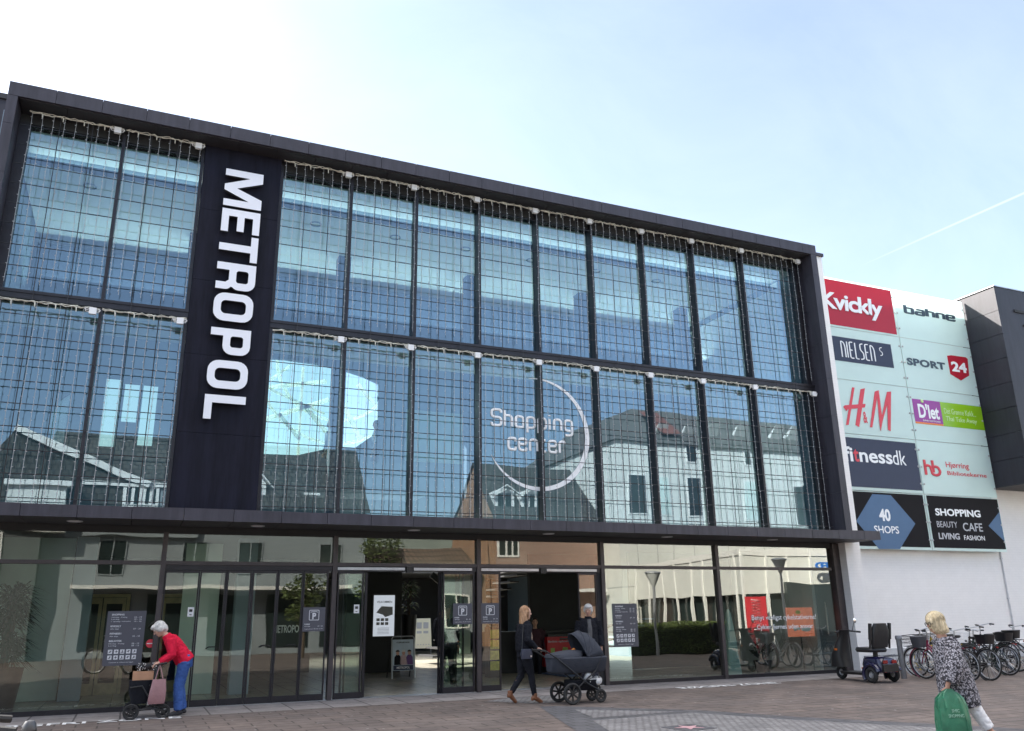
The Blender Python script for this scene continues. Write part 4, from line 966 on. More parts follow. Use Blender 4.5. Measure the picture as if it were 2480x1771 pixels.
# low tiled building and green flat block between the houses
H3 = gable_house('low_tiled_building', 'low building with long brown tiled roof between the two tall houses', 10.7, 17.2, -26.4, -31.6, 3.7, 5.15, M_GREYW, M_TILE2)
for x in (11.2, 13.4, 15.4): window(H3, x, 1.0, x+1.3, 2.6, -26.4, 2)
H4 = thing('flat_block', 'green grey flat roofed block behind the low tiled building', 'building', (18, -40, 0))
MB().box(16.0, -46, 0, 22.5, -38, 7.05).build('wall', mat('green grey render', (.26, .30, .27), .8, 0, .1, .6), H4); MB().box(15.9, -46.1, 7.055, 22.6, -37.8, 7.4).build('roof', M_DGREY, H4)
# orange brick house
H2 = gable_house('brick_house', 'orange brick house with steep dark roof and white dormers, left of the cream building', 17.6, 23.95, -24.6, -31.4, 6.6, 10.05, M_PKBR, M_TILE, gm=M_ORBR)
MB().box(17.56, -31.35, 0, 17.598, -24.65, 6.58).build('gable_facing', M_ORBR, H2)
a = rf(1208, 1345, 24.6); b = rf(1252, 1306, 24.6); window(H2, a.x, a.z, b.x, b.z, -24.6, 3, .10)
MB().tube([(a.x-1.15, -24.5, .2), (a.x-1.15, -24.5, 4.9), (a.x-1.4, -24.5, 6.4)], .06, 8).build('downpipe', M_WINF, H2, smooth=True)
for px in (1217, 1279): q = rf(px, 1235, 25.4); dormer(H2, q.x, 1.1, 7.0, 8.25, -27, -25.2, 8.35)
for x in (18.3, 20.6): MB().box(x, -24.65, .4, x+1.9, -24.58, 2.6).build('shop_window', M_WING, H2)
MB().box(17.7, -24.5, 2.75, 23.9, -23.9, 2.9).build('awning', M_WINF, H2)
# cream corner building with low curved wing
CB = thing('cream_building', 'large cream clad building with dark hipped roof and tall dark windows, across the square', 'building', (34, -28, 0))
MB().box(24.2, -38, 0, 50, -22.7, 11.0).build('wall', M_CREAMP, CB)
m = MB(); m.add([(24.0, -38, 11.005), (50, -38, 11.005), (50, -22.5, 11.005), (24.0, -22.5, 11.005), (27.6, -34, 14.0), (50, -34, 14.0), (50, -26.4, 14.0), (27.6, -26.4, 14.0)], [(0, 1, 2, 3)[::-1], (4, 5, 6, 7), (3, 2, 6, 7), (0, 3, 7, 4), (1, 0, 4, 5), (2, 1, 5, 6)])
roof = m.build('roof', M_DGREY, CB)
for px0, px1, py0, py1, mm in ((1528, 1560, 1150, 1245, M_WING), (1594, 1618, 1155, 1247, M_PALE), (1668, 1694, 1158, 1250, M_WING), (1808, 1834, 1168, 1258, M_PALE), (1930, 1947, 1180, 1270, M_WING), (1953, 1974, 1180, 1272, M_WING), (1661, 1680, 1084, 1116, M_WING), (1802, 1814, 1098, 1126, M_WING)):
    a = rf(px0, py1, 22.7); b = rf(px1, py0, 22.7); f = MB(); f.box(a.x-.08, -22.72, a.z-.08, b.x+.08, -22.66, b.z+.08); o = f.build('window', M_WINF, CB)
    MB().box(a.x, -22.66, a.z, b.x, -22.645, b.z).build('pane', mm, o)
for px in (1600, 1665, 1722, 1790, 1880, 1920):
    q = rf(px, 1058, 23.9); s_ = MB(); s_.add([(q.x-.5, q.y-.3, q.z-.4), (q.x+.5, q.y-.3, q.z-.4), (q.x+.3, q.y+.5, q.z+.7), (q.x-.4, q.y+.5, q.z+.7), (q.x-.5, q.y-.9, q.z-.4), (q.x+.5, q.y-.9, q.z-.4)], [(0, 1, 2, 3), (0, 3, 4), (1, 5, 2), (3, 2, 5, 4), (0, 4, 5, 1)]); s_.build('roof_window', M_WINF, roof)
a = rf(1583, 1075, 24.0); b = rf(1624, 1015, 24.0); m = MB(); m.quad((a.x, -23.0, 11.75), (b.x, -23.0, 11.75), (b.x, -25.4, 13.6), (a.x, -25.4, 13.6)); m.build('red_roof_panel', mat('red roof sheet', (.15, .05, .04), .7, 0, .1, 1), roof)
# wing: plan curve
c1 = atz(1793.6, 1335.7, 4.0)
plan = [(24.9, -22.6), (24.62, -19.5), (24.3, -16.5), (24.07, -14.4), (23.7, -12.4), (c1.x, -c1.y), (c1.x+6, -c1.y+.15), (50, -c1.y+.3)]
def wall_along(pts, z0, z1, th=.12, inset=0.0):
    m = MB()
    for i in range(len(pts)-1):
        a, b = Vector(pts[i]+(0,)), Vector(pts[i+1]+(0,)); t = (b-a).normalized(); n = Vector((-t.y, t.x, 0))
        a = a-n*inset; b = b-n*inset
        m.add([a+Vector((0, 0, z0)), b+Vector((0, 0, z0)), b-n*th+Vector((0, 0, z0)), a-n*th+Vector((0, 0, z0)), a+Vector((0, 0, z1)), b+Vector((0, 0, z1)), b-n*th+Vector((0, 0, z1)), a-n*th+Vector((0, 0, z1))], [(0, 3, 2, 1), (4, 5, 6, 7), (0, 1, 5, 4), (1, 2, 6, 5), (2, 3, 7, 6), (3, 0, 4, 7)])
    return m
n_in = -1.0
zb = at(1738, 1443, 14.4).z
wall_along(plan, zb, 3.85).build('wing_panel', M_CREAM, CB)
wall_along(plan, 3.85, 4.1, .2, -.04).build('wing_cornice', M_WINF, CB)
wall_along(plan, 0.05, zb, .1, .25).build('shop_window', M_WING, CB)
m = MB()
for i in range(len(plan)-1):
    a, b = Vector(plan[i]+(0,)), Vector(plan[i+1]+(0,)); k = max(1, int((b-a).length/1.05))
    for j in range(k):
        p = a.lerp(b, j/k); m.box(p.x-.05, p.y-.05, 0, p.x+.05, p.y+.05, 3.85)
m.build('wing_post', M_WINF, CB)
m = MB(); m.add([(p[0], p[1], 4.05) for p in plan]+[(50, -22.6, 4.05)], [tuple(range(len(plan)+1))]); m.build('wing_roof', M_DGREY, CB)
a = at(1966, 1381, -c1.y*-1+0); yw = c1.y-.2
a, b = rf(1966, 1381, yw-.15), rf(2026, 1363, yw-.15)
t = thing('shop_letters', 'blue raised letters on the cream wing across the square', 'sign', ((a.x+b.x)/2, -yw+.2, a.z))
me = text_curve('STED', bold=.05); xs0, xs1 = b.x, a.x
place_mesh(me, 'lettering', mat('blue letters', (.03, .16, .55), .4), t, (b.x, a.z, a.x, b.z), lambda u, v, d: (u, -yw+.32+d, v), .05)
a, b = rf(1812, 1570, yw-.3), rf(1850, 1446, yw-.3)
t = thing('red_banner', 'tall red banner with white script on the cream wing across the square', 'banner', ((a.x+b.x)/2, -yw+.4, a.z))
MB().box(a.x, -yw+.40, a.z, b.x, -yw+.43, b.z).build('cloth', mat('red banner cloth', (.60, .02, .035), .7), t)
m = MB(); cx = (a.x+b.x)/2; hh = b.z-a.z; sw = (b.x-a.x)*.22
m.tube([(cx+(sw if i % 2 else -sw), -yw+.436, b.z-hh*(.06+.6*i/22)) for i in range(23)], .02, 4); m.ring((cx, -yw+.436, a.z+hh*.13), (0, 1, 0), sw*.7, .04, 12, 5); m.build('print', P_WHT, t)
a, b = rf(1917, 1560, yw-.1), rf(2040, 1412, yw-.1)
MB().box(a.x, -yw-.02, .05, b.x, -yw+.16, b.z).build('dark_doorway', M_WING, CB)
# street lamps
def street_lamp(x, y, h, label):
    t = thing('street_lamp', label, 'street lamp', (x, y, 0), group='conical street lamps on the square')
    MB().tube([(0, 0, 0), (0, 0, h*.55), (0, 0, h-.55)], [.06, .05, .045], 12).build('post', M_SILVER, t, local=True, smooth=True)
    MB().lathe([(.05, h-.56), (.09, h-.5), (.30, h-.04), (.29, h-.04), (.08, h-.49), (.04, h-.5)], 20).build('lamp_shade', mat('opal lamp glass', (.6, .62, .6), .3), t, local=True, smooth=True)
    MB().lathe([(.0, h-.05), (.33, h-.04), (.31, h+.0), (.12, h+.05), (0, h+.06)], 20).build('lamp_cap', M_SILVER, t, local=True, smooth=True)
q = rf(1579, 1386, 10.3); street_lamp(q.x, q.y, q.z, 'silver street lamp near the hedge, the farther of the two')
q = rf(1886, 1353, 8.2); street_lamp(q.x, q.y, q.z, 'silver street lamp by the cream wing, the nearer of the two')
# tree and hedge
def leafmat(name, c):
    return mat(name, c, .6, 0, .45, 1.6, spec=.3)
M_LEAF = leafmat('tree leaf', (.075, .10, .03)); M_HEDGE = leafmat('hedge leaf', (.085, .115, .03)); M_BARK = mat('bark', (.10, .075, .055), .9, 0, .3, 12)
def leaves(m, c, rad, n, sz, rg, shell=.5):
    for _ in range(n):
        while True:
            p = Vector((rg.uniform(-1, 1), rg.uniform(-1, 1), rg.uniform(-1, 1)))
            if shell*shell < p.length_squared < 1: break
        p = Vector((p.x*rad[0], p.y*rad[1], p.z*rad[2]))+Vector(c)
        a = Vector((rg.gauss(0, 1), rg.gauss(0, 1), rg.gauss(0, 1))).normalized(); s_, u_ = frame_axes(a); k = sz*rg.uniform(.6, 1.3)
        m.add([p-s_*k, p-u_*k*.45, p+s_*k, p+u_*k*.45], [(0, 1, 2, 3)])
def tree(name, label, x, y, h, cr, seed, n=90, group=None):
    rg = random.Random(seed); t = thing(name, label, 'tree', (x, y, 0), group=group)
    m = MB(); m.tube([(0, 0, 0), (.05, .03, h*.3), (.0, .06, h*.6), (.05, 0, h*.9)], [.11, .085, .06, .02], 8)
    cl = []
    for i in range(16):
        a = i*2.4; z = h*rg.uniform(.38, .95); r = cr*rg.uniform(.35, 1)*(1.15-z/h*.6)
        p = (math.cos(a)*r, math.sin(a)*r, z); m.tube([(0, 0, z*.75), (p[0]*.5, p[1]*.5, z*.9), p], [.035, .022, .008], 5); cl.append(p)
    m.build('trunk', M_BARK, t, local=True, smooth=True)
    c = MB()
    for p in cl: leaves(c, p, (cr*.42, cr*.42, cr*.36), n, .085, rg, .2)
    c.build('crown', M_LEAF, t, local=True, fixn=False)
tree('young_tree', 'young leafy tree in front of the low tiled building', 10.35, -21.5, 5.6, 1.25, 4, 120)
tree('young_tree', 'young leafy tree before the plastered house, nearer the doors', 6.6, -17.0+ -2.2, 3.9, 1.0, 9, 90)
rg = random.Random(5); t = thing('hedge', 'clipped green hedge beside the street lamp', 'hedge', (19.7, -11.2, 0))
m = MB()
for _ in range(5200):
    x, y, z = rg.uniform(-2.1, 2.1), rg.uniform(-.4, .4), rg.uniform(.05, 1.14)
    f_ = rg.random()
    if f_ < .55: y = .4+rg.uniform(-.06, .05)
    elif f_ < .85: z = 1.12+rg.uniform(-.08, .09)
    a = Vector((rg.gauss(0, 1), rg.gauss(0, 1), rg.gauss(0, 1))).normalized(); s_, u_ = frame_axes(a); k = rg.uniform(.03, .06); p = Vector((x, y, z))
    m.add([p-s_*k, p-u_*k*.5, p+s_*k, p+u_*k*.5], [(0, 1, 2, 3)])
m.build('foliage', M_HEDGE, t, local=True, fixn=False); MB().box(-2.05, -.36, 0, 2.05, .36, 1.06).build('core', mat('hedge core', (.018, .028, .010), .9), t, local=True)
# ---------------------------------------------------------------- people
M_SKIN = mat('skin', (.50, .29, .21), .55, 0, .08, 12, spec=.35); M_SKIN2 = mat('pale skin', (.55, .34, .26), .55, 0, .08, 12, spec=.35)
M_EYE = mat('dark eye', (.03, .025, .022), .3); M_LIP = mat('lip', (.38, .13, .11), .5)
V3 = Vector
def hand(mb, wr, d, n, t, curl=.5, sc=1.0):
    """palm, four unequal fingers and a thumb; d along hand, n palm normal, t towards the thumb"""
    wr, d, n, t = V3(wr), V3(d).normalized(), V3(n).normalized(), V3(t).normalized()
    M = Matrix((d, t, n)).transposed()
    mb.ell(wr+d*.048*sc, (.052*sc, .040*sc, .017*sc), 10, 8, M); mb.tube([wr-d*.02, wr+d*.02], [.024*sc, .026*sc], 8)
    for i, ln in enumerate((.078, .086, .080, .062)):
        p = wr+d*(.088-.004*abs(i-1))*sc+t*(.029-.0195*i)*sc; a = 0; pts = [p]; dd = d
        for k, f in enumerate((.45, .32, .23)):
            a += curl*(.75, .9, .7)[k]; dd = d*math.cos(a)+n*math.sin(a); p = p+dd*ln*f*sc; pts.append(p)
        mb.tube(pts, [.0098*sc, .0092*sc, .0085*sc, .007*sc], 7)
    p = wr+d*.028*sc+t*.030*sc; q = p+(d*.6+t*.75+n*.25).normalized()*.036*sc; mb.tube([p, q, q+(d*.85+t*.2+n*.45*min(1, curl+.2)).normalized()*.034*sc], [.0125*sc, .011*sc, .0085*sc], 7)
def head_parts(mb, H, f, u):
    f = V3(f).normalized(); u = V3(u); u = (u-f*u.dot(f)).normalized(); l = u.cross(f); M = Matrix((f, l, u)).transposed()
    mb.ell(H+u*.012, (.094, .074, .105), 16, 12, M); mb.ell(H+f*.026-u*.055, (.058, .054, .058), 12, 8, M); mb.ell(H+f*.052-u*.092, (.026, .028, .022), 8, 6, M)
    mb.tube([H+f*.084+u*.012, H+f*.103-u*.018, H+f*.100-u*.028], [.009, .015, .010], 7)
    for s in (-1, 1): mb.ell(H+l*.074*s-u*.005-f*.008, (.020, .011, .031), 8, 6, M); mb.ell(H+f*.055+l*.035*s-u*.025, (.028, .022, .022), 8, 6, M)
    return f, l, u, M
def face(root, H, f, l, u, M, brow=None):
    e = MB()
    for s in (-1, 1): e.ell(H+f*.0795+l*.031*s+u*.010, (.008, .013, .007), 8, 6, M)
    e.build('eye', M_EYE, root, local=True, smooth=True)
    e = MB(); e.ell(H+f*.083-u*.060, (.009, .023, .0065), 8, 6, M); e.build('mouth', M_LIP, root, local=True, smooth=True)
    e = MB()
    for s in (-1, 1): e.tube([H+f*.088+l*.016*s+u*.032, H+f*.083+l*.036*s+u*.036, H+f*.072+l*.048*s+u*.030], .0045, 5)
    e.build('brow', brow or M_EYE, root, local=True)
def limb(mb, pts, r, n=10): mb.tube([V3(p) for p in pts], r, n)
def mid(a, b, t=.5): return V3(a).lerp(V3(b), t)
def arm_pts(s, e, w): return [s, mid(s, e), e, mid(e, w, .4), w]
def person(name, label, loc, rz, J, skin, cl, vox=.008, sc=1.0):
    """J joints in a frame facing +x with +y to the left; cl = clothing spec"""
    root = thing(name, label, 'person', loc, rz)
    if 'group' in cl: root['group'] = cl['group']
    J = {k: V3(v) for k, v in J.items()}
    b = MB(); f, l, u, M = head_parts(b, J['head'], J['hf'], J['hu'])
    b.tube([J['neck']-V3((0, 0, .03)), mid(J['neck'], J['head'], .45), J['head']-u*.03-f*.01], [.062, .052, .055], 10)
    b.loft([(J['pel'], .10, .14), (mid(J['pel'], J['neck'], .4), .085, .12), (mid(J['pel'], J['neck'], .75), .09, .14), (J['neck']-V3((0, 0, .02)), .05, .07)], 14)
    for s in 'LR':
        limb(b, [J['neck']-V3((0, 0, .07)), J['sh'+s]-V3((0, 0, .02))], [.035, .035]); limb(b, arm_pts(J['sh'+s]-V3((0, 0, .01)), J['el'+s], J['wr'+s]), [.036, .038, .036, .035, .025])
        hd = J.get('hd'+s, (J['wr'+s]-J['el'+s])); hn = J.get('hn'+s, V3((0, -1 if s == 'L' else 1, 0))); ht = J.get('ht'+s, V3((1, 0, 0)))
        hand(b, J['wr'+s], hd, hn, ht, cl.get('curl', .7))
        limb(b, [J['hip'+s], mid(J['hip'+s], J['kn'+s]), J['kn'+s], mid(J['kn'+s], J['an'+s], .35), J['an'+s]], [.085, .07, .052, .053, .036])
        limb(b, [J['an'+s], J['an'+s]*.5+J['to'+s]*.5-V3((0, 0, .01)), J['to'+s]], [.04, .036, .025])
    body = b.solid('body', skin, root, vox, 2)
    face(root, J['head'], f, l, u, M, cl.get('brow'))
    # trousers
    t = MB(); pr = cl.get('pr', (.125, .165)); t.loft([(J['pel']+V3((0, 0, .10)), pr[0]*.92, pr[1]*.92), (J['pel'], pr[0], pr[1]), (J['pel']-V3((0, 0, .10)), pr[0], pr[1])], 16)
    tr = cl.get('tr', (.100, .088, .068, .066, .055)); te = cl.get('tend', .97)
    for s in 'LR':
        limb(t, [J['hip'+s]+V3((0, 0, .03)), mid(J['hip'+s], J['kn'+s]), J['kn'+s], mid(J['kn'+s], J['an'+s], .4), mid(J['kn'+s], J['an'+s], te)], tr, 12)
    wrinkle(t.solid('trousers', cl['trousers'], root, .012, 2), .007, (16, 16, 22), 3.1)
    # shoes
    for s in 'LR':
        a, q = J['an'+s], J['to'+s]; d = (q-a); d.z *= .6; dn = d.normalized(); h = MB()
        heel = cl.get('heel', 0)
        sole = a+V3((0, 0, -.055))
        h.tube([a+V3((0, 0, cl.get('shaft', .03))), a-V3((0, 0, .02)), mid(a, q, .45)-V3((0, 0, .012)), q+dn*.03-V3((0, 0, .012))], [.052, .050, .042, .030], 10); h.ell(a-dn*.03-V3((0, 0, .03)), (.042, .038, .035), 10, 8)
        if heel: h.tube([a-dn*.045-V3((0, 0, .03)), a-dn*.055-V3((0, 0, .035+heel))], [.032, .024], 8)
        h.solid('shoe', cl['shoe'], root, .009, 2)
    # top
    j = MB(); tp = cl['top']; ax = V3((1, 0, 0)); ay = V3((0, 1, 0)); spv = (J['neck']-J['pel']).normalized(); ax = (V3((1, 0, 0))-spv*spv.x).normalized()
    secs = []
    for tt, rx, ry in tp['secs']: secs.append((J['pel'].lerp(J['neck'], tt), rx, ry, ax, ay))
    j.loft(secs, 18)
    for s in 'LR':
        limb(j, [J['neck'].lerp(J['sh'+s], .35)-V3((0, 0, .045)), J['sh'+s]], [.06, tp['sl'][0]]); pts = arm_pts(J['sh'+s], J['el'+s], J['wr'+s].lerp(J['el'+s], tp.get('cut', .04)))
        limb(j, pts, tp['sl'], 12)
    if tp.get('collar'): j.tube([J['neck']-V3((0, 0, .03)), mid(J['neck'], J['head'], .25)], [.085, .070], 12)
    wrinkle(j.solid('jacket' if tp.get('jacket') else 'top', tp['mat'], root, .011, 2), tp.get('wr', .008), (13, 13, 11), 1.7)
    return root, J, (f, l, u, M)
FAB = lambda n, c, v=.15, b=.25: mat(n, c, .85, 0, v, 9, b, 45, spec=.2)
M_REDC = FAB('red jacket fabric', (.58, .012, .045)); M_JEAN = FAB('blue denim', (.045, .10, .30), .25); M_BLKF = FAB('black fabric', (.012, .013, .018)); M_NAVYF = FAB('navy coat fabric', (.010, .011, .016))
def hairmat(name, c, var):
    m = mat(name, c, .5, 0, var, 1.0); nt = m.node_tree
    for n in nt.nodes:
        if n.type == 'TEX_NOISE':
            lk = n.inputs['Vector'].links[0]; src = lk.from_socket; mp_ = N(nt, 'ShaderNodeMapping'); mp_.inputs['Scale'].default_value = (70, 70, 7); nt.links.new(src, mp_.inputs[0]); nt.links.new(mp_.outputs[0], n.inputs['Vector'])
            bp_ = N(nt, 'ShaderNodeBump'); bp_.inputs['Strength'].default_value = .7; bp_.inputs['Distance'].default_value = .006; nt.links.new(n.outputs['Fac'], bp_.inputs['Height']); nt.links.new(bp_.outputs[0], nt.nodes['Principled BSDF'].inputs['Normal'])
    return m
M_GREYH = hairmat('silver hair', (.55, .54, .52), .3); M_BLOND = hairmat('blond hair', (.56, .47, .31), .42); M_LBRN = hairmat('light brown hair', (.38, .22, .12), .35); M_DHAIR = mat('dark hair', (.03, .02, .015), .5)
M_TAN = mat('tan leather', (.19, .075, .035), .5, 0, .15, 12); M_SNK = mat('black sneaker', (.02, .02, .025), .6, 0, .2, 15); M_BEIGE = FAB('beige knit', (.44, .33, .26))
def std(h=1.66, lean=0.0):
    return dict()
def strands(root, H, f, l, u, n, ln, m, seed, back=.02, r=.0028, cap=(.104, .094, .104), face=.55):
    rg = random.Random(seed); b = MB()
    for _ in range(n):
        a = rg.uniform(0, 2*math.pi)
        if abs(math.atan2(math.sin(a), math.cos(a))) < face: continue
        th0 = rg.uniform(.05, .9); pts = []; L_ = ln*rg.uniform(.8, 1.12); th = th0; off = rg.uniform(1.0, 1.05); C = H+u*.03-f*back
        while th < 1.5 and len(pts) < 7:
            pts.append(C+(f*math.cos(a)*cap[0]+l*math.sin(a)*cap[1])*math.sin(th)*off+u*math.cos(th)*cap[2]*off); th += .28; L_ -= .028
        k = 0
        while L_ > 0 and k < 9:
            q = pts[-1]; pts.append(q+V3((rg.uniform(-.004, .004), rg.uniform(-.004, .004), -.03))-(q-C-u*(q-C).dot(u))*rg.uniform(-.04, .07)); L_ -= .03; k += 1
        if len(pts) > 2: b.tube(pts, [r]*(len(pts)-1)+[r*.4], 4)
    b.build('hair_strands', m, root, local=True, smooth=True)
# 1 woman in red jacket, bent over a walking frame, facing left
J = dict(head=(.405, 0, 1.405), hf=(.80, 0, -.60), hu=(.6, 0, .8), neck=(.25, 0, 1.285), pel=(-.055, 0, .885),
         shL=(.205, .165, 1.245), elL=(.17, .215, .985), wrL=(.345, .19, .865), shR=(.205, -.165, 1.245), elR=(.17, -.215, .985), wrR=(.345, -.19, .865),
         hipL=(-.05, .085, .84), knL=(.02, .09, .47), anL=(-.02, .09, .085), toL=(.13, .10, .035), hipR=(-.05, -.085, .84), knR=(-.01, -.09, .47), anR=(-.09, -.09, .085), toR=(.06, -.10, .035),
         hdL=(1, 0, -.15), hdR=(1, 0, -.15), hnL=(0, 0, -1), hnR=(0, 0, -1), htL=(0, -1, 0), htR=(0, 1, 0))
root, J, hx = person('person', 'grey haired person in red jacket and blue jeans bending over a walking frame', (.87, -1.32, 0), R(180), J, M_SKIN2,
    dict(trousers=M_JEAN, shoe=M_SNK, tr=(.105, .095, .080, .078, .074), tend=.96, curl=1.0, brow=M_GREYH, top=dict(mat=M_REDC, jacket=True, collar=True, sl=(.078, .074, .066, .060, .050),
    secs=[(-.06, .150, .180), (.12, .150, .175), (.4, .140, .170), (.68, .135, .185), (.9, .11, .165), (.99, .07, .085)])))
f, l, u, M = hx; H = J['head']; m = MB()
m.ell(H+u*.035-f*.022, (.108, .092, .100), 14, 10, M); m.ell(H-f*.070-u*.015, (.065, .085, .085), 12, 8, M); m.ell(H+u*.085+f*.05, (.06, .07, .04), 10, 8, M)
for s in (-1, 1): m.ell(H+l*.07*s-f*.02+u*.005, (.06, .03, .06), 10, 8, M)
wrinkle(m.solid('hair', M_GREYH, root, .009, 1), .007, (60, 60, 10), 2.0)
strands(root, H, f, l, u, 150, 0.04, M_GREYH, 1, face=0.7)
# 2 young woman pushing the pram, facing right
J = dict(head=(.045, 0, 1.585), hf=(1, -.12, -.06), hu=(.05, 0, 1), neck=(.0, 0, 1.425), pel=(-.02, 0, .90),
         shL=(.0, .165, 1.37), elL=(-.02, .215, 1.10), wrL=(.19, .15, .955), shR=(.0, -.165, 1.37), elR=(-.03, -.215, 1.10), wrR=(.17, -.17, .955),
         hipL=(-.02, .08, .86), knL=(-.04, .085, .475), anL=(-.265, .08, .165), toL=(-.17, .085, .045), hipR=(-.02, -.08, .86), knR=(.09, -.085, .48), anR=(.15, -.085, .115), toR=(.27, -.09, .03),
         hdL=(1, -.1, -.1), hdR=(1, .1, -.1), hnL=(0, 0, -1), hnR=(0, 0, -1), htL=(0, -1, 0), htR=(0, 1, 0))
root, J, hx = person('person', 'young person with long light brown hair, dark jacket and tan boots, pushing the pram', (6.77, -2.62, 0), 0, J, M_SKIN2,
    dict(trousers=M_BLKF, shoe=M_TAN, heel=.055, shaft=.06, tr=(.098, .088, .062, .058, .044), tend=.93, curl=1.0, brow=M_LBRN, pr=(.115, .155), top=dict(mat=M_NAVYF, jacket=True, sl=(.080, .076, .070, .062, .048),
    secs=[(-.02, .128, .165), (.06, .145, .180), (.3, .145, .180), (.65, .130, .185), (.88, .10, .165), (.98, .065, .08)])))
f, l, u, M = hx; H = J['head']; m = MB()
m.ell(H+u*.036-f*.030, (.098, .086, .096), 14, 10, M); m.loft([(H-f*.045+u*.03, .075, .088, f, l), (H-f*.055-u*.07, .062, .088, f, l), (H-f*.065-u*.16, .055, .092, f, l), (H-f*.07-u*.245, .040, .080, f, l), (H-f*.07-u*.29, .018, .05, f, l)], 16)
for s in (-1, 1): m.tube([H+l*.072*s+u*.04-f*.01, H+l*.078*s-u*.06-f*.035, H+l*.082*s-u*.15-f*.03, H+l*.080*s-u*.23-f*.01], [.03, .03, .028, .014], 8)
wrinkle(m.solid('hair', M_LBRN, root, .009, 1), .007, (60, 60, 10), 2.0)
strands(root, H, f, l, u, 170, 0.24, M_LBRN, 2, face=0.9)
m = MB(); m.loft([((.085, 0, .96), .06, .09), ((.095, 0, 1.15), .062, .10), ((.075, 0, 1.33), .055, .085), ((.045, 0, 1.43), .055, .065)], 14); m.solid('scarf', M_BEIGE, root, .012, 2)
t = thing('shoulder_bag', 'small navy shoulder bag hanging at the hip of the person pushing the pram', 'bag', (6.70, -2.86, .78))
m = MB(); m.loft([((0, 0, 0), .105, .035, V3((1, 0, 0)), V3((0, 1, 0)), .6), ((0, 0, .09), .115, .042, V3((1, 0, 0)), V3((0, 1, 0)), .6), ((0, 0, .17), .10, .032, V3((1, 0, 0)), V3((0, 1, 0)), .6)], 16); m.build('pouch', mat('navy leather', (.03, .035, .06), .4, 0, .1, 10), t, local=True, smooth=True)
MB().tube([(-.09, 0, .16), (-.06, .03, .36), (.0, .12, .60)], .008, 5).build('strap', M_BLACK, t, local=True); MB().box(.06, -.046, .03, .09, -.040, .06).build('clasp', M_CHROME, t, local=True)
# 3 grey haired woman in dark coat coming out of the doors
J = dict(head=(.03, 0, 1.625), hf=(.95, -.3, -.22), hu=(.15, 0, 1), neck=(0, 0, 1.46), pel=(0, 0, .93),
         shL=(0, .19, 1.40), elL=(-.02, .25, 1.12), wrL=(.03, .26, .87), shR=(0, -.19, 1.40), elR=(-.02, -.25, 1.12), wrR=(.03, -.26, .87),
         hipL=(0, .09, .88), knL=(.06, .09, .49), anL=(.07, .09, .09), toL=(.20, .10, .035), hipR=(0, -.09, .88), knR=(-.02, -.09, .49), anR=(-.14, -.09, .10), toR=(-.01, -.10, .035))
root, J, hx = person('person', 'person with short silver hair and long dark coat walking out behind the pram', (9.13, -.82, 0), R(-108), J, M_SKIN,
    dict(trousers=FAB('dark grey trousers', (.035, .035, .045)), shoe=M_SNK, tr=(.105, .095, .08, .078, .07), top=dict(mat=M_NAVYF, jacket=True, collar=True, sl=(.088, .084, .076, .07, .06),
    secs=[(-.35, .19, .215), (.0, .165, .20), (.35, .15, .19), (.7, .14, .205), (.9, .11, .18), (.99, .075, .09)]), brow=M_GREYH))
f, l, u, M = hx; H = J['head']; m = MB()
m.ell(H+u*.040-f*.025, (.104, .094, .098), 14, 10, M); m.ell(H-f*.060-u*.03, (.06, .085, .085), 12, 8, M); m.ell(H+u*.090+f*.045, (.06, .08, .038), 10, 8, M)
for s in (-1, 1): m.ell(H+l*.073*s-f*.012+u*.01, (.05, .028, .06), 10, 8, M)
wrinkle(m.solid('hair', M_GREYH, root, .009, 1), .007, (60, 60, 10), 2.0)
strands(root, H, f, l, u, 140, 0.03, M_GREYH, 3, face=0.8)
m = MB(); m.loft([((.115, .0, 1.05), .06, .06), ((.125, 0, 1.25), .05, .055), ((.075, 0, 1.44), .045, .05)], 12); m.solid('sweater', FAB('grey sweater', (.10, .10, .105)), root, .012, 2)
# 4 blonde woman with green bag walking left
M_SPOT = bpy.data.materials.new('spotted blouse'); M_SPOT.use_nodes = True; nt = M_SPOT.node_tree; b_ = nt.nodes['Principled BSDF']; b_.inputs['Roughness'].default_value = .8
co = coords(nt, 'xyz'); n1 = N(nt, 'ShaderNodeTexNoise', i_Scale=26.0, i_Detail=1.0, i_Distortion=1.2); n2 = N(nt, 'ShaderNodeTexVoronoi', i_Scale=46.0)
mxv = N(nt, 'ShaderNodeMix', data_type='RGBA'); mxv.inputs['Factor'].default_value = .045; nt.links.new(co, n1.inputs['Vector']); nt.links.new(co, mxv.inputs['A']); nt.links.new(n1.outputs['Color'], mxv.inputs['B']); nt.links.new(mxv.outputs['Result'], n2.inputs['Vector'])
r_ = N(nt, 'ShaderNodeValToRGB'); r_.color_ramp.interpolation = 'LINEAR'; e_ = r_.color_ramp.elements; e_[0].position = .42; e_[0].color = (.33, .32, .36, 1); e_[1].position = .52; e_[1].color = (.022, .022, .030, 1)
nt.links.new(n2.outputs['Distance'], r_.inputs[0]); nt.links.new(r_.outputs[0], b_.inputs['Base Color'])
J = dict(head=(.115, 0, 1.375), hf=(1, .15, -.22), hu=(.2, 0, 1), neck=(.045, 0, 1.215), pel=(-.02, 0, .72),
         shL=(.02, .175, 1.145), elL=(.08, .26, .90), wrL=(.20, .25, .665), shR=(.02, -.175, 1.145), elR=(-.06, -.20, .90), wrR=(-.03, -.16, .70),
         hipL=(-.03, .085, .70), knL=(-.15, .09, .42), anL=(-.32, .09, .115), toL=(-.19, .095, .035), hipR=(-.03, -.085, .70), knR=(.12, -.09, .42), anR=(.16, -.09, .085), toR=(.29, -.10, .035),
         hdL=(.15, -.1, -1), hnL=(0, -1, 0), htL=(1, 0, 0))
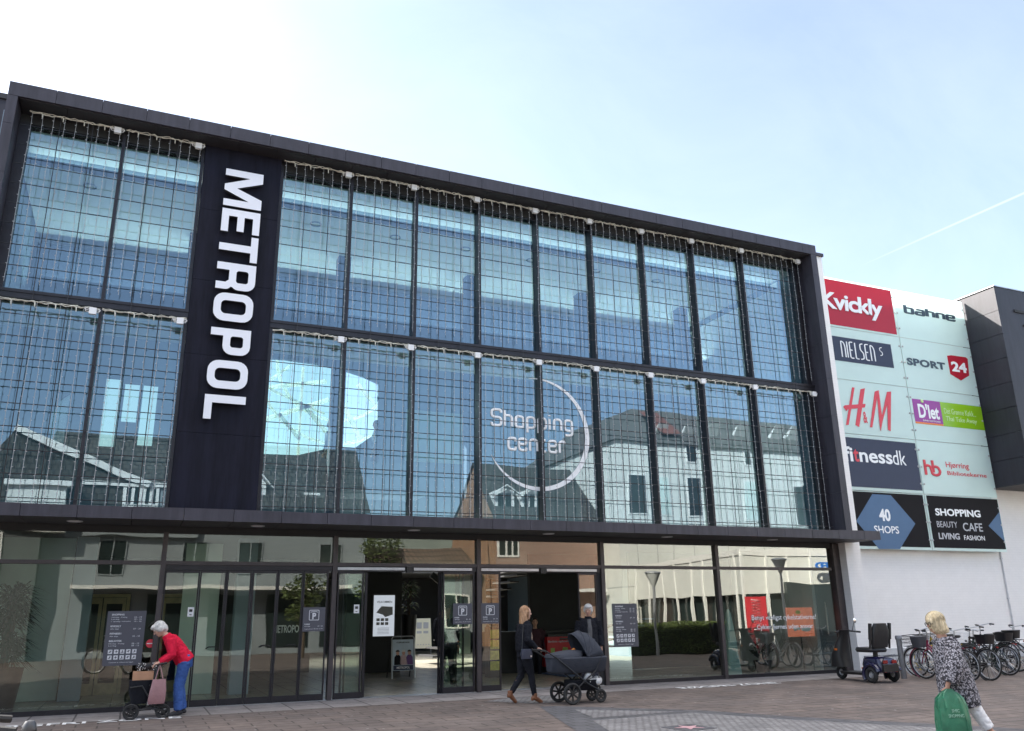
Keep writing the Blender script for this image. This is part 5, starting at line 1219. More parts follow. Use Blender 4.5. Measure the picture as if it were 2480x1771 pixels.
root, J, hx = person('person', 'blond person in black and grey spotted blouse and white trousers carrying a green bag', (9.28, -9.74, 0), R(156), J, M_SKIN,
    dict(trousers=FAB('white trousers', (.78, .78, .80), .04), shoe=mat('tan sandal', (.35, .2, .12), .6), tr=(.105, .095, .078, .074, .070), tend=.80, pr=(.13, .165), curl=1.2, top=dict(mat=M_SPOT, sl=(.085, .10, .115, .115, .105), cut=.18,
    secs=[(-.62, .205, .225), (-.45, .215, .235), (-.1, .205, .235), (.3, .175, .225), (.65, .15, .205), (.88, .115, .175), (.99, .07, .085)])))
f, l, u, M = hx; H = J['head']; m = MB()
m.ell(H+u*.026-f*.018, (.112, .100, .108), 16, 10, M); m.loft([(H-f*.012+u*.05, .10, .100, f, l), (H-f*.015-u*.02, .108, .108, f, l), (H-f*.03-u*.09, .100, .108, f, l), (H-f*.055-u*.135, .07, .090, f, l)], 18)
wrinkle(m.solid('hair', M_BLOND, root, .010, 1), .007, (60, 60, 10), 2.0)
strands(root, H, f, l, u, 260, 0.125, M_BLOND, 4, face=0.75, cap=(.114, .106, .110))
m = MB()
for s in (-1, 1): m.ring(H+f*.098+l*.033*s+u*.008, f, .024, .004, 16, 5); m.tube([H+f*.095+l*.058*s+u*.01, H+l*.082*s+u*.01], .004, 5)
m.build('glasses', M_BLACK, root, local=True, smooth=True)
# green plastic bag
wr = root.matrix_basis @ J['wrL']
t = thing('carrier_bag', 'green plastic carrier bag with pale lettering held by the blond person', 'bag', (0, 0, 0), R(156))
cw = Matrix.Rotation(R(156), 4, 'Z') @ J['wrL']; t.location = (9.28+cw.x, -9.74+cw.y, .11)
M_BAG = mat('green plastic', (.045, .21, .12), .28, 0, .25, 5, .35, 14, spec=.6)
m = MB(); n = 28; rows = []
for zi, (z, hw, th) in enumerate(((0, .19, .03), (.06, .205, .055), (.18, .205, .075), (.32, .195, .065), (.42, .165, .05), (.475, .11, .04), (.525, .035, .03))):
    row = []
    for j in range(n):
        a = 2*math.pi*j/n; x = hw*math.copysign(abs(math.cos(a))**.7, math.cos(a)); y = th*math.sin(a); w_ = .012*math.sin(j*2.3+zi*1.9)+.008*math.sin(j*4.1-zi)
        row.append((x+w_, y+w_*.8, z+(.02*math.sin(j*1.7) if zi == 0 else 0)))
    rows.append(row)
vs = [p for r0 in rows for p in r0]; fs = [(i*n+j, i*n+(j+1) % n, (i+1)*n+(j+1) % n, (i+1)*n+j) for i in range(len(rows)-1) for j in range(n)]
m.add(vs, fs+[tuple(range(n))[::-1], tuple(range((len(rows)-1)*n, len(rows)*n))]); m.build('sack', M_BAG, t, local=True, smooth=True)
MB().tube([(-.03, 0, .50), (.0, 0, .555), (.03, 0, .50)], .012, 6).build('handle', M_BAG, t, local=True)
P_PGR = mat('pale green print', (.30, .52, .40), .5)
for s, bx_ in (('SHIC', (.035, .27, -.055, .305)), ('SHOPPING', (.08, .215, -.10, .25))): place_mesh(text_curve(s, ext=.01), 'lettering', P_PGR, t, bx_, lambda u, v, d: V3((u+.0, .084+d, v))+wloc(t), .006)
# 5 man inside, far down the mall
J = dict(head=(.02, 0, 1.65), hf=(1, 0, -.1), hu=(0, 0, 1), neck=(0, 0, 1.48), pel=(0, 0, .94), shL=(0, .20, 1.42), elL=(-.02, .27, 1.14), wrL=(.08, .27, .88), shR=(0, -.20, 1.42), elR=(-.02, -.27, 1.14), wrR=(.06, -.27, .88),
         hipL=(0, .09, .90), knL=(.08, .09, .50), anL=(.12, .09, .09), toL=(.25, .10, .035), hipR=(0, -.09, .90), knR=(0, -.09, .50), anR=(-.14, -.09, .10), toR=(-.01, -.10, .035))
def simple_person(label, loc, rz, top, trs, hair, J=J, vox=.014):
    root, jj, hx = person('person', label, loc, rz, J, M_SKIN, dict(trousers=trs, shoe=M_SNK, top=dict(mat=top, jacket=True, sl=(.085, .08, .07, .066, .05), secs=[(-.05, .14, .185), (.3, .135, .18), (.7, .135, .20), (.9, .10, .17), (.99, .07, .08)])), vox)
    f, l, u, M = hx; H = jj['head']; m = MB(); m.ell(H+u*.045-f*.025, (.100, .085, .09), 12, 8, M); m.ell(H-f*.05-u*.02, (.06, .078, .07), 10, 8, M); wrinkle(m.solid('hair', hair, root, .012, 1), .007, (60, 60, 10), 2.0); return root
simple_person('person in dark jacket standing inside the open doors beside the white board', (11.75, 16.6, .012), R(-100), M_BLKF, M_BLKF, M_DHAIR)
simple_person('seated looking shopper silhouette left of the pair behind the upper windows', (4.55, 5.25, 5.06), R(-170), M_IWALL and FAB('blue grey shirt', (.10, .14, .20)), M_BLKF, M_DHAIR)['label'] = 'left one of two people standing in front of the bright skylight upstairs'
simple_person('x', (5.85, 5.25, 5.16), R(170), FAB('blue grey shirt', (.10, .14, .20)), M_BLKF, M_DHAIR)['label'] = 'right one of two people standing in front of the bright skylight upstairs'
simple_person('x', (10.25, 4.3, -.30), R(-110), FAB('dark plum shirt', (.06, .03, .04)), M_BLKF, M_DHAIR)['label'] = 'dark haired person at the counter inside, right of the person with the pram'
q_ = at(1081, 1600, 1.7)
simple_person('x', (q_.x, 1.7, .012), R(-75), M_BLKF, M_BLKF, M_DHAIR)['label'] = 'dark dressed person standing behind the open door leaf left of the central post'
# ---------------------------------------------------------------- walking frame and what it carries
def wheel_part(root, c, r, axis=(0, 1, 0), tw=.014, sp=5, rimm=None, tyre=None, hub=.03, spw=.022, spoke_name='rim'):
    c = V3(c); m = MB(); m.ring(c, axis, r-tw, tw, 32, 8); w_ = m.build('wheel', tyre or M_RUB, root, local=True, smooth=True)
    m = MB(); m.ring(c, axis, r-2*tw-.004, .009, 32, 6); ax = V3(axis).normalized(); m.tube([c-ax*hub*.6, c+ax*hub*.6], hub, 12); s_, u_ = frame_axes(ax)
    for k in range(sp):
        a = 2*math.pi*k/sp+.3; d = s_*math.cos(a)+u_*math.sin(a); m.bar(c+d*hub*.8, c+d*(r-2*tw-.002), spw, .014, ax)
    m.build(spoke_name, rimm or M_BLACK, w_, local=True); return w_
T = thing('walking_frame', 'black wheeled walking frame pushed by the person in red', 'rollator', (.40, -1.34, 0), R(180))
m = MB()
for s in (-1, 1):
    y = .25*s
    m.tube([(-.235, y, .12), (-.05, y, .17), (.25, y, .13)], .016, 8); m.tube([(.02, y, .16), (-.03, y, .50), (-.09, y, .80), (-.16, y, .87)], .015, 8)
    m.tube([(-.12, y, .15), (.12, y, .52), (.30, y, .50)], .012, 8)
m.tube([(.0, -.25, .52), (.0, .25, .52)], .012, 8); m.tube([(.29, -.25, .5), (.29, .25, .5)], .012, 8); m.tube([(.10, -.25, .15), (.10, .25, .15)], .012, 8)
m.build('frame', M_BLACK, T, local=True, smooth=True)
for s in (-1, 1):
    MB().bar((.005, .27*s, .22), (-.015, .27*s, .42), .03, .006, (0, 1, 0)).build('decal_strip', M_SILVER, T, local=True)
    MB().tube([(-.10, .25*s, .845), (-.23, .25*s, .868)], .019, 8).build('grip', M_RUB, T, local=True, smooth=True)
    MB().tube([(-.09, .25*s, .82), (-.16, .25*s, .80), (-.21, .25*s, .83)], .006, 5).build('brake_lever', M_BLACK, T, local=True)
    wheel_part(T, (.25, .26*s, .125), .125); wheel_part(T, (-.235, .26*s, .115), .115)
m = MB(); m.loft([((.13, 0, .24), .13, .19, V3((1, 0, 0)), V3((0, 1, 0)), .5), ((.15, 0, .40), .16, .215, V3((1, 0, 0)), V3((0, 1, 0)), .5), ((.15, 0, .60), .175, .22, V3((1, 0, 0)), V3((0, 1, 0)), .5)], 20); m.build('basket', M_BLKF, T, local=True, smooth=True)
t = thing('cardboard_box', 'tan cardboard box lying on the walking frame', 'box', (.28, -1.34, .605)); MB().box(-.16, -.16, .0, .16, .16, .13).build('carton', mat('cardboard', (.42, .23, .14), .8, 0, .1, 6), t, local=True); MB().box(-.161, -.03, .03, .161, .03, .1305).build('tape', mat('tape', (.36, .2, .12), .3), t, local=True)
t = thing('spotted_scarf', 'black spotted cloth bundled on top of the cardboard box', 'cloth', (.33, -1.34, .737))
M_DOT = mat('black dotted cloth', (.015, .015, .018), .8, 0, 0.0); 
m = MB(); rg = random.Random(3)
for k in range(8): m.ell((rg.uniform(-.11, .10), rg.uniform(-.1, .1), .045+rg.uniform(0, .06)), (.075, .07, .045), 10, 8)
m.solid('cloth', M_DOT, t, .012, 2); m2 = MB()
for k in range(60):
    a = rg.uniform(0, 6.28); h_ = rg.uniform(.02, .13); rr = .165-.3*max(0, h_-.08); m2.ell((math.cos(a)*rr*.9, math.sin(a)*rr, h_), (.006, .006, .006), 6, 4)
m2.build('dots', M_WHITE, t, local=True)
t = thing('handbag', 'dusty pink leather tote bag hanging from the walking frame', 'bag', (.52, -1.62, .235))
M_PINK = mat('dusty pink leather', (.30, .16, .17), .45, 0, .12, 6, .3, 25)
m = MB(); m.loft([((0, 0, 0), .125, .035, V3((1, 0, 0)), V3((0, 1, 0)), .5), ((.0, 0, .05), .135, .050, V3((1, 0, 0)), V3((0, 1, 0)), .5), ((.01, 0, .22), .125, .045, V3((1, 0, 0)), V3((0, 1, 0)), .6), ((.015, 0, .38), .10, .022, V3((1, 0, 0)), V3((0, 1, 0)), .6)], 22); m.build('bag_body', M_PINK, t, local=True, smooth=True)
for y in (-.015, .018): MB().tube([(-.05, y, .36), (-.02, y+.02, .52), (.0, y+.04, .62), (.03, y+.02, .52), (.075, y, .36)], .009, 6).build('strap', M_PINK, t, local=True, smooth=True)

# ---------------------------------------------------------------- pram
T = thing('pram', 'slate grey pram with raised hood pushed past the open doors', 'pram', (7.60, -3.08, 0))
M_PRAM = FAB('slate pram fabric', (.045, .050, .064), .12, .2)
for s in (-1, 1): wheel_part(T, (-.235, .27*s, .185), .185, tw=.024, sp=7, spw=.03)
for s in (-1, 1): wheel_part(T, (.40, .17*s, .118), .118, tw=.026, sp=5, spw=.03)
m = MB()
for s in (-1, 1):
    y = .25*s
    m.tube([(-.235, y, .185), (.05, y, .40), (.28, y, .56)], .014, 8); m.tube([(.40, .17*s, .20), (.10, y, .34), (-.20, y, .56), (-.52, y, .80), (-.72, y, .915)], .014, 8); m.tube([(.0, y, .38), (.20, y, .44), (.45, y, .87)], .006, 6)
    m.tube([(.40, .17*s, .118), (.385, .17*s, .27), (.30, .17*s, .30)], .016, 8)
m.tube([(-.235, -.27, .185), (-.235, .27, .185)], .012, 8); m.tube([(.05, -.25, .36), (.05, .25, .36)], .012, 8); m.tube([(.36, -.2, .29), (.36, .2, .29)], .014, 8)
m.build('frame', M_BLACK, T, local=True, smooth=True)
MB().tube([(-.72, .25, .915), (-.79, .22, .935), (-.79, -.22, .935), (-.72, -.25, .915)], .016, 8).build('handle', M_RUB, T, local=True, smooth=True)
m = MB(); X, Y = V3((1, 0, 0)), V3((0, 1, 0))
m.loft([((.0, 0, .525), .53, .19, X, Y, .55), ((.0, 0, .56), .565, .225, X, Y, .55), ((.01, 0, .78), .585, .255, X, Y, .5), ((.01, 0, .80), .57, .24, X, Y, .5)], 32); m.build('carrycot', M_PRAM, T, local=True, smooth=True)
m = MB(); m.loft([((-.26, 0, .795), .33, .235, X, Y, .5), ((-.24, 0, .85), .33, .225, X, Y, .5), ((-.10, 0, .90), .20, .18, X, Y, .6), ((-.05, 0, .92), .08, .1, X, Y, .6)], 28); m.build('apron', M_PRAM, T, local=True, smooth=True)
m = MB(); n = 12; prev = None; vs = []; fs = []
ribs = [(-.10, 1.20, 100), (.06, 1.255, 82), (.22, 1.21, 62), (.37, 1.10, 40), (.50, .96, 18), (.575, .80, 0)]
for k, (x, z, a) in enumerate(ribs):
    for j in range(n+1):
        th = math.pi*j/n; yy = .25*math.cos(th); base = V3((.12, yy, .80)); top = V3((x, 0, z))
        s_ = math.sin(th)**.6; p = V3((.12+(x-.12)*s_, yy*(1 if s_ < .98 else 1), .80+(z-.80)*s_)); vs.append(p)
for k in range(len(ribs)-1):
    for j in range(n): fs.append((k*(n+1)+j, k*(n+1)+j+1, (k+1)*(n+1)+j+1, (k+1)*(n+1)+j))
m.add(vs, fs); o = m.build('hood', M_PRAM, T, local=True, smooth=True); md = o.modifiers.new('s', 'SOLIDIFY'); md.thickness = .012
rib = MB()
for k in (0, 1, 2, 3): rib.tube([vs[k*(n+1)+j]*1.0+V3((0, 0, .004)) for j in range(n+1)], .008, 5)
rib.build('hood_rib', M_PRAM, o, local=True)
m = MB(); m.loft([((.10, 0, .22), .27, .14, X, Y, .5), ((.10, 0, .30), .31, .20, X, Y, .5), ((.10, 0, .40), .30, .22, X, Y, .5)], 24); m.build('basket', M_BLKF, T, local=True, smooth=True)
m = MB(); m.ell((-.04, .0, .90), (.05, .04, .05), 10, 8); m.build('toy', mat('orange toy', (.50, .17, .03), .6), T, local=True, smooth=True)
t = thing('shopping_bundle', 'white and black patterned bag lying in the pram basket', 'bag', (7.83, -3.22, .30)); m = MB(); m.ell((-.06, 0, .11), (.09, .08, .12), 12, 8); m.ell((.12, 0, .08), (.10, .08, .09), 12, 8); m.solid('sack', brickmat('checked bag', (.7, .7, .7), (.03, .03, .03), (.6, .6, .6), 'xzy', .07, .06, .004, .5), t, .012, 2)

# ---------------------------------------------------------------- mobility scooter
T = thing('mobility_scooter', 'dark blue mobility scooter with black seat parked by the white pier', 'mobility scooter', (15.40, -2.82, 0), R(90)); T.scale = (1.08, 1.12, 1.08)
M_SCB = mat('dark blue scooter paint', (.012, .012, .045), .25, 0, .1, 3, coat=.4); M_SEAT = mat('black vinyl seat', (.018, .018, .02), .45, 0, .15, 8, .15, 60)
M_TAIL = mat('red lamp lens', (.26, .012, .010), .3); M_AMB = mat('amber lens', (.65, .16, .02), .3)
for s in (-1, 1): wheel_part(T, (.0, .285*s, .155), .155, tw=.045, sp=5, rimm=M_SILVER, hub=.04, spw=.03)
wheel_part(T, (1.12, 0, .145), .145, tw=.04, sp=5, rimm=M_SILVER, hub=.04, spw=.03)
m = MB(); m.loft([((.03, 0, .20), .26, .22, X, Y, .4), ((.04, 0, .34), .28, .25, X, Y, .4), ((.06, 0, .46), .24, .23, X, Y, .45), ((.08, 0, .50), .16, .17, X, Y, .5)], 28); m.build('rear_cover', M_SCB, T, local=True, smooth=True)
for s in (-1, 1): m = MB(); m.ring((0, .285*s, .155), (0, 1, 0), .20, .045, 20, 8, -30+0, 160); m.build('mudguard', M_SCB, T, local=True, smooth=True)
m = MB(); m.loft([((.62, 0, .13), .40, .20, X, Y, .4), ((.62, 0, .18), .40, .21, X, Y, .4)], 24); m.build('deck', M_BLACK, T, local=True, smooth=True)
m = MB(); m.loft([((1.10, 0, .26), .20, .17, X, Y, .6), ((1.08, 0, .50), .14, .19, X, Y, .6), ((1.01, 0, .74), .10, .15, X, Y, .7), ((.95, 0, .90), .08, .10, X, Y, .8), ((.91, 0, 1.02), .08, .14, X, Y, .8)], 20); m.build('tiller_cover', M_BLACK, T, local=True, smooth=True)
m = MB(); m.tube([(.86, -.28, .98), (.92, -.12, 1.0), (.93, 0, 1.0), (.92, .12, 1.0), (.86, .28, .98)], .016, 8); m.build('handlebar', M_BLACK, T, local=True, smooth=True)
for s in (-1, 1):
    MB().tube([(.86, .28*s, .98), (.78, .33*s, .97)], .02, 8).build('grip', M_RUB, T, local=True, smooth=True)
m = MB(); m.tube([(.90, -.22, 1.0), (.91, -.28, 1.12), (.92, -.31, 1.17)], .007, 6); o = m.build('mirror', M_BLACK, T, local=True)
MB().ell((.90, -.32, 1.21), (.012, .045, .055), 12, 8).build('mirror_glass', mat('mirror', (.9, .9, .9), .05, 1, 0), o, local=True, smooth=True)
MB().tube([(.12, 0, .46), (.12, 0, .60)], .05, 12).build('seat_post', M_BLACK, T, local=True)
m = MB(); m.loft([((.22, 0, .585), .25, .22, X, Y, .5), ((.22, 0, .63), .27, .24, X, Y, .5), ((.22, 0, .68), .25, .22, X, Y, .5)], 26); m.build('seat', M_SEAT, T, local=True, smooth=True)
a_ = V3((.2, 0, 1)).normalized()
m = MB(); bxv = V3((-.17, 0, 1)).normalized(); m.loft([(V3((-.02, 0, .68)), .045, .20, X, Y, .5), (V3((-.05, 0, .85)), .06, .215, X, Y, .5), (V3((-.08, 0, 1.02)), .06, .215, X, Y, .5), (V3((-.10, 0, 1.16)), .05, .15, X, Y, .6)], 24); m.build('backrest', M_SEAT, T, local=True, smooth=True)
for s in (-1, 1): m = MB(); m.bar((-.05, .26*s, .84), (-.10, .26*s, 1.16), .05, .05, (1, 0, 0)); m.bar((-.02, .26*s, .66), (-.05, .26*s, .86), .03, .03, (1, 0, 0)); m.build('armrest', M_SEAT, T, local=True)
for s in (-1, 1):
    MB().box(-.235, .12*s-.06, .38, -.215, .12*s+.06, .44).build('tail_light', M_TAIL, T, local=True); MB().box(-.24, .14*s-.03, .21, -.22, .14*s+.03, .25).build('reflector', M_TAIL, T, local=True)
    MB().box(.20, .245*s-.01, .26, .28, .245*s+.012, .29).build('side_marker', M_AMB, T, local=True)
m = MB(); m.box(-.25, -.2, .22, -.20, .2, .36); m.build('bumper', M_BLACK, T, local=True)
MB().tube([(-.2, -.2, .35), (-.30, -.2, .52), (-.30, .2, .52), (-.2, .2, .35)], .008, 6).build('rear_rail', M_BLACK, T, local=True, smooth=True)
MB().ell((1.17, 0, .62), (.05, .07, .06), 12, 8).build('headlight', M_WHITE, T, local=True, smooth=True)
MB().box(1.0, .15, .60, 1.06, .185, .64).build('indicator', M_AMB, T, local=True); MB().box(1.0, -.185, .60, 1.06, -.15, .64).build('indicator', M_AMB, T, local=True)
# bollard post
T = thing('post', 'round grey steel post between the scooter and the parked bicycles', 'bollard', (16.60, -2.30, 0))
MB().tube([(0, 0, 0), (0, 0, .88)], .062, 16).build('tube', mat('galvanised steel', (.20, .205, .22), .45, .5, .15, 10), T, local=True, smooth=True); MB().lathe([(.075, .86), (.078, .93), (.06, .955), (0, .96)], 18).build('cap', mat('galvanised steel', None or (.3, .3, .3)), T, local=True, smooth=True)

# ---------------------------------------------------------------- bicycles
def bicycle(label, loc, rz, fm, basket=None, step=True, sc=1.0, lean=0.0, bars='city', rack=True, saddle=None, lightrim=True, group='bicycles parked at the white wall'):
    T = thing('bicycle', label, 'bicycle', loc, rz, group); T.rotation_euler = (R(lean), 0, rz)
    r = .34*sc; wb = 1.08*sc; rc, fc = V3((0, 0, r)), V3((wb, 0, r)); bb = V3((.44*sc, 0, .29*sc)); st = V3((.30*sc, 0, .78*sc)); hd = V3((.86*sc, 0, .86*sc)); hb = V3((.90*sc, 0, .68*sc))
    for c in (rc, fc):
        m = MB(); m.ring(c, (0, 1, 0), r-.02, .019, 40, 7); w_ = m.build('wheel', M_RUB, T, local=True, smooth=True)
        m = MB(); m.ring(c, (0, 1, 0), r-.045, .010, 40, 6); m.tube([c-V3((0, .045, 0)), c+V3((0, .045, 0))], .022, 10); m.build('rim', M_SILVER if lightrim else M_BLACK, w_, local=True, smooth=True)
        m = MB()
        for k in range(18):
            a = 2*math.pi*k/18; m.tube([c+V3((0, .025*(1 if k % 2 else -1), 0)), c+V3((math.cos(a)*(r-.05), 0, math.sin(a)*(r-.05)))], .0022, 4)
        m.build('spokes', M_CHROME, w_, local=True)
        m = MB(); m.ring(c, (0, 1, 0), r+.018, .016, 30, 6, (-95 if c == rc else -60), (95 if c == rc else 75)); m.build('mudguard', fm if c == rc else fm, T, local=True, smooth=True)
    m = MB()
    if step: m.tube([hb+V3((-.01, 0, .03)), V3((.66*sc, 0, .44*sc)), bb], .021, 8); m.tube([hb+V3((-.02, 0, .10)), V3((.62*sc, 0, .54*sc)), V3((.40*sc, 0, .42*sc))], .016, 8)
    else: m.tube([hb, bb], .022, 8); m.tube([hd-V3((0, 0, .06)), st+V3((0, 0, .02))], .019, 8)
    m.tube([bb, st+V3((-.01, 0, .03))], .018, 8); m.tube([hb-V3((-.01, 0, .03)), hd], .022, 8)
    for s in (-1, 1): m.tube([bb+V3((0, .03*s, 0)), rc+V3((0, .055*s, 0))], .011, 6); m.tube([st+V3((.0, .02*s, -.02)), rc+V3((0, .055*s, 0))], .009, 6)
    m.build('frame', fm, T, local=True, smooth=True)
    m = MB()
    for s in (-1, 1): m.tube([hb+V3((.005, .03*s, -.03)), V3((.97*sc, .05*s, .60*sc)), fc+V3((0, .055*s, 0))], .012, 6)
    m.build('fork', fm, T, local=True, smooth=True)
    hz = 1.04*sc; m = MB(); m.tube([hd, V3((.84*sc, 0, hz))], .014, 8)
    if bars == 'city': pts = [(.64*sc, -.29, hz+.04), (.78*sc, -.25, hz+.06), (.88*sc, -.08, hz+.02), (.86*sc, 0, hz), (.88*sc, .08, hz+.02), (.78*sc, .25, hz+.06), (.64*sc, .29, hz+.04)]
    else: pts = [(.80*sc, -.31, hz-.02), (.85*sc, 0, hz-.02), (.80*sc, .31, hz-.02)]
    m.tube(pts, .012, 8); h_ = m.build('handlebar', M_CHROME, T, local=True, smooth=True)
    for s in (0, -1):
        a, b = V3(pts[s]), V3(pts[1 if s == 0 else -2]); MB().tube([a, a.lerp(b, .75 if bars == 'city' else .3)], .018, 8).build('grip', M_RUB, h_, local=True, smooth=True)
        MB().tube([a.lerp(b, .9), a.lerp(b, .4)+V3((.03, 0, -.035))], .006, 5).build('brake_lever', M_BLACK, h_, local=True)
    MB().tube([st, st+V3((-.02, 0, .10))], .013, 8).build('seat_post', M_CHROME, T, local=True)
    m = MB(); z = st.z+.12; m.loft([(V3((st.x-.13, 0, z)), .02, .03, V3((0, 0, 1)), Y), (V3((st.x-.10, 0, z)), .035, .085, V3((0, 0, 1)), Y), (V3((st.x-.02, 0, z-.005)), .035, .075, V3((0, 0, 1)), Y), (V3((st.x+.07, 0, z)), .026, .032, V3((0, 0, 1)), Y), (V3((st.x+.15, 0, z)), .016, .02, V3((0, 0, 1)), Y)], 14); m.build('saddle', saddle or M_BLACK, T, local=True, smooth=True)
    m = MB(); m.ring(bb, (0, 1, 0), .085, .008, 20, 5); m.tube([bb+V3((0, -.06, 0)), bb+V3((0, .06, 0))], .015, 8); m.tube([bb+V3((0, .07, 0)), bb+V3((.10, .07, -.13))], .010, 6); m.tube([bb+V3((0, -.07, 0)), bb+V3((-.10, -.07, .13))], .010, 6); ck = m.build('crank', M_CHROME, T, local=True)
    for q in (bb+V3((.10, .11, -.13)), bb+V3((-.10, -.11, .13))): MB().box(q.x-.04, q.y-.04, q.z-.012, q.x+.04, q.y+.04, q.z+.012).build('pedal', M_BLACK, ck, local=True)
    m = MB(); m.box(-.04, -.075, r-.05, bb.x+.06, -.062, r+.03); m.build('chain_guard', M_BLACK, T, local=True)
    if rack:
        m = MB(); zr = r*2+.06
        for s in (-1, 1): m.tube([(.22*sc, .07*s, zr), (-.26*sc, .07*s, zr)], .007, 5); m.tube([(-.12, .07*s, zr), (0, .065*s, r)], .006, 5)
        for k in range(4): m.tube([(.18-.14*k, -.07, zr), (.18-.14*k, .07, zr)], .006, 5)
        m.build('rack', M_BLACK, T, local=True); MB().box(-.29*sc, -.024, zr-.045, -.268*sc, .024, zr-.015).build('tail_light', M_TAIL, T, local=True)
    if basket:
        bx0, bz0 = (.93*sc, .70*sc) if basket[0] == 'front' else (-.16, r*2+.09); m = MB(); L_, W_, H_ = (.28, .36, .24) if basket[0] == 'front' else (.36, .30, .20)
        x0 = bx0; y0 = -W_/2
        if basket[1] == 'wire':
            for k in range(4):
                e = .02*k; z = bz0+H_*k/3; m.tube([(x0-e, y0-e, z), (x0+L_+e, y0-e, z), (x0+L_+e, -y0+e, z), (x0-e, -y0+e, z)], .005 if k < 3 else .008, 5, closed=True)
            for k in range(9):
                t_ = k/8
                for a, b in (((x0+L_*t_, y0), (0, -1)), ((x0+L_*t_, -y0), (0, 1)), ((x0, y0+W_*t_), (-1, 0)), ((x0+L_, y0+W_*t_), (1, 0))): m.tube([(a[0], a[1], bz0), (a[0]+b[0]*.06, a[1]+b[1]*.06, bz0+H_)], .0032, 4)
                m.tube([(x0+L_*t_, y0, bz0), (x0+L_*t_, -y0, bz0)], .003, 4)
            m.build('basket', basket[2], T, local=True)
        else:
            m.loft([((x0+L_/2, 0, bz0), L_/2*.85, W_/2*.85, X, Y, .4), ((x0+L_/2, 0, bz0+H_), L_/2*1.05, W_/2*1.05, X, Y, .4)], 20); m.build('basket', basket[2], T, local=True, smooth=True)
    MB().tube([(.02, .06, r-.02), (-.12, .16, .01)], .007, 6).build('kickstand', M_BLACK, T, local=True)
    MB().ell((.985*sc, 0, .74*sc), (.035, .03, .03), 10, 8).build('headlight', M_BLACK, T, local=True, smooth=True)
    return T
M_BRED = mat('wine red frame paint', (.20, .012, .05), .3, 0, .05, 4, coat=.4); M_BBLK = mat('black frame paint', (.010, .010, .012), .3, 0, .05, 4, coat=.3); M_BWHT = mat('white frame paint', (.70, .70, .72), .3, 0, .05, 4); M_BYEL = mat('yellow frame paint', (.60, .42, .02), .3, 0, .05, 4)
M_WBSK = mat('grey basket', (.06, .06, .07), .6); M_WIRE = mat('black wire', (.03, .03, .032), .4, .4)
bicycle('wine red step through bicycle with grey front basket, nearest the post', (16.98, -3.72, 0), R(93), M_BRED, ('front', 'solid', M_WBSK), lean=-4)
bicycle('white framed bicycle with black wire basket beside the wine red one', (17.42, -3.15, 0), R(95), M_BWHT, ('front', 'wire', M_WIRE), step=True, lean=-3)
bicycle('yellow and black mountain bicycle with straight bars near the wall', (18.9, -2.05, 0), R(90), M_BYEL, None, step=False, bars='flat', rack=False, lean=3)
bicycle('black bicycle nearest the camera with rear rack behind the blond person', (17.55, -3.80, 0), R(86), M_BBLK, ('rear', 'solid', M_BBLK), lean=3)
bicycle('black bicycle with white wire front basket and tall swept handlebar', (19.75, -2.55, 0), R(92), M_BBLK, ('front', 'wire', M_WHITE), lean=2)
bicycle('black bicycle with dark blue seat tube and raised saddle near the right edge', (20.55, -2.30, 0), R(90), mat('blue black frame paint', (.008, .010, .03), .3), ('rear', 'solid', M_BBLK), step=False, lean=-2, sc=1.04)
bicycle('black bicycle at the right edge of the picture with wire rear basket', (21.45, -2.50, 0), R(93), M_BBLK, ('rear', 'wire', M_WIRE), lean=3)
bicycle('black bicycle with grey wire front basket between the yellow and the tall barred ones', (18.35, -2.75, 0), R(94), M_BBLK, ('front', 'wire', M_WIRE), lean=-3)
bicycle('dark green bicycle with black rear basket and low handlebar beside the tall barred one', (19.25, -3.0, 0), R(88), mat('dark green frame paint', (.012, .03, .022), .3), ('rear', 'solid', M_BBLK), step=False, bars='flat', lean=2)
bicycle('bicycle close to the camera with silver bar and bell at the bottom left', (.20, -12.70, 0), R(188), M_BBLK, None, lean=0, sc=1.02, group=None)
BL = thing('bicycle_bell', 'round grey bell on the handlebar at the bottom left corner', 'bell', (-.355, -13.10, 1.105))
MB().lathe([(0, .042), (.018, .038), (.026, .025), (.029, .007), (.028, 0), (0, 0)], 18).build('dome', mat('grey bell', (.09, .093, .10), .4, .5), BL, local=True, smooth=True); MB().tube([(-.05, 0, -.01), (.0, 0, -.005), (.03, .0, .0)], .012, 6).build('clamp', M_BLACK, BL, local=True)
# bike rack along the wall
T = thing('bicycle_rack', 'long grey steel rack holding the bicycles along the white wall', 'bike rack', (20.5, -.9, 0)); M_GALV = MATS['galvanised steel']
m = MB(); m.tube([(-3.6, 0, .42), (5, 0, .42)], .025, 8); m.tube([(-3.6, 0, .10), (5, 0, .10)], .02, 8)
for x in (-3.6, -1.5, .6, 2.7, 5): m.tube([(x, 0, 0), (x, 0, .44)], .022, 8)
m.build('rail', M_GALV, T, local=True, smooth=True); m = MB()
for k in range(17):
    x = -3.4+.5*k; m.tube([(x-.05, 0, .42), (x-.05, -.25, .46), (x-.05, -.30, .30), (x-.05, 0, .10)], .008, 5); m.tube([(x+.05, 0, .42), (x+.05, -.25, .46), (x+.05, -.30, .30), (x+.05, 0, .10)], .008, 5)
m.build('wheel_holder', M_GALV, T, local=True, smooth=True)

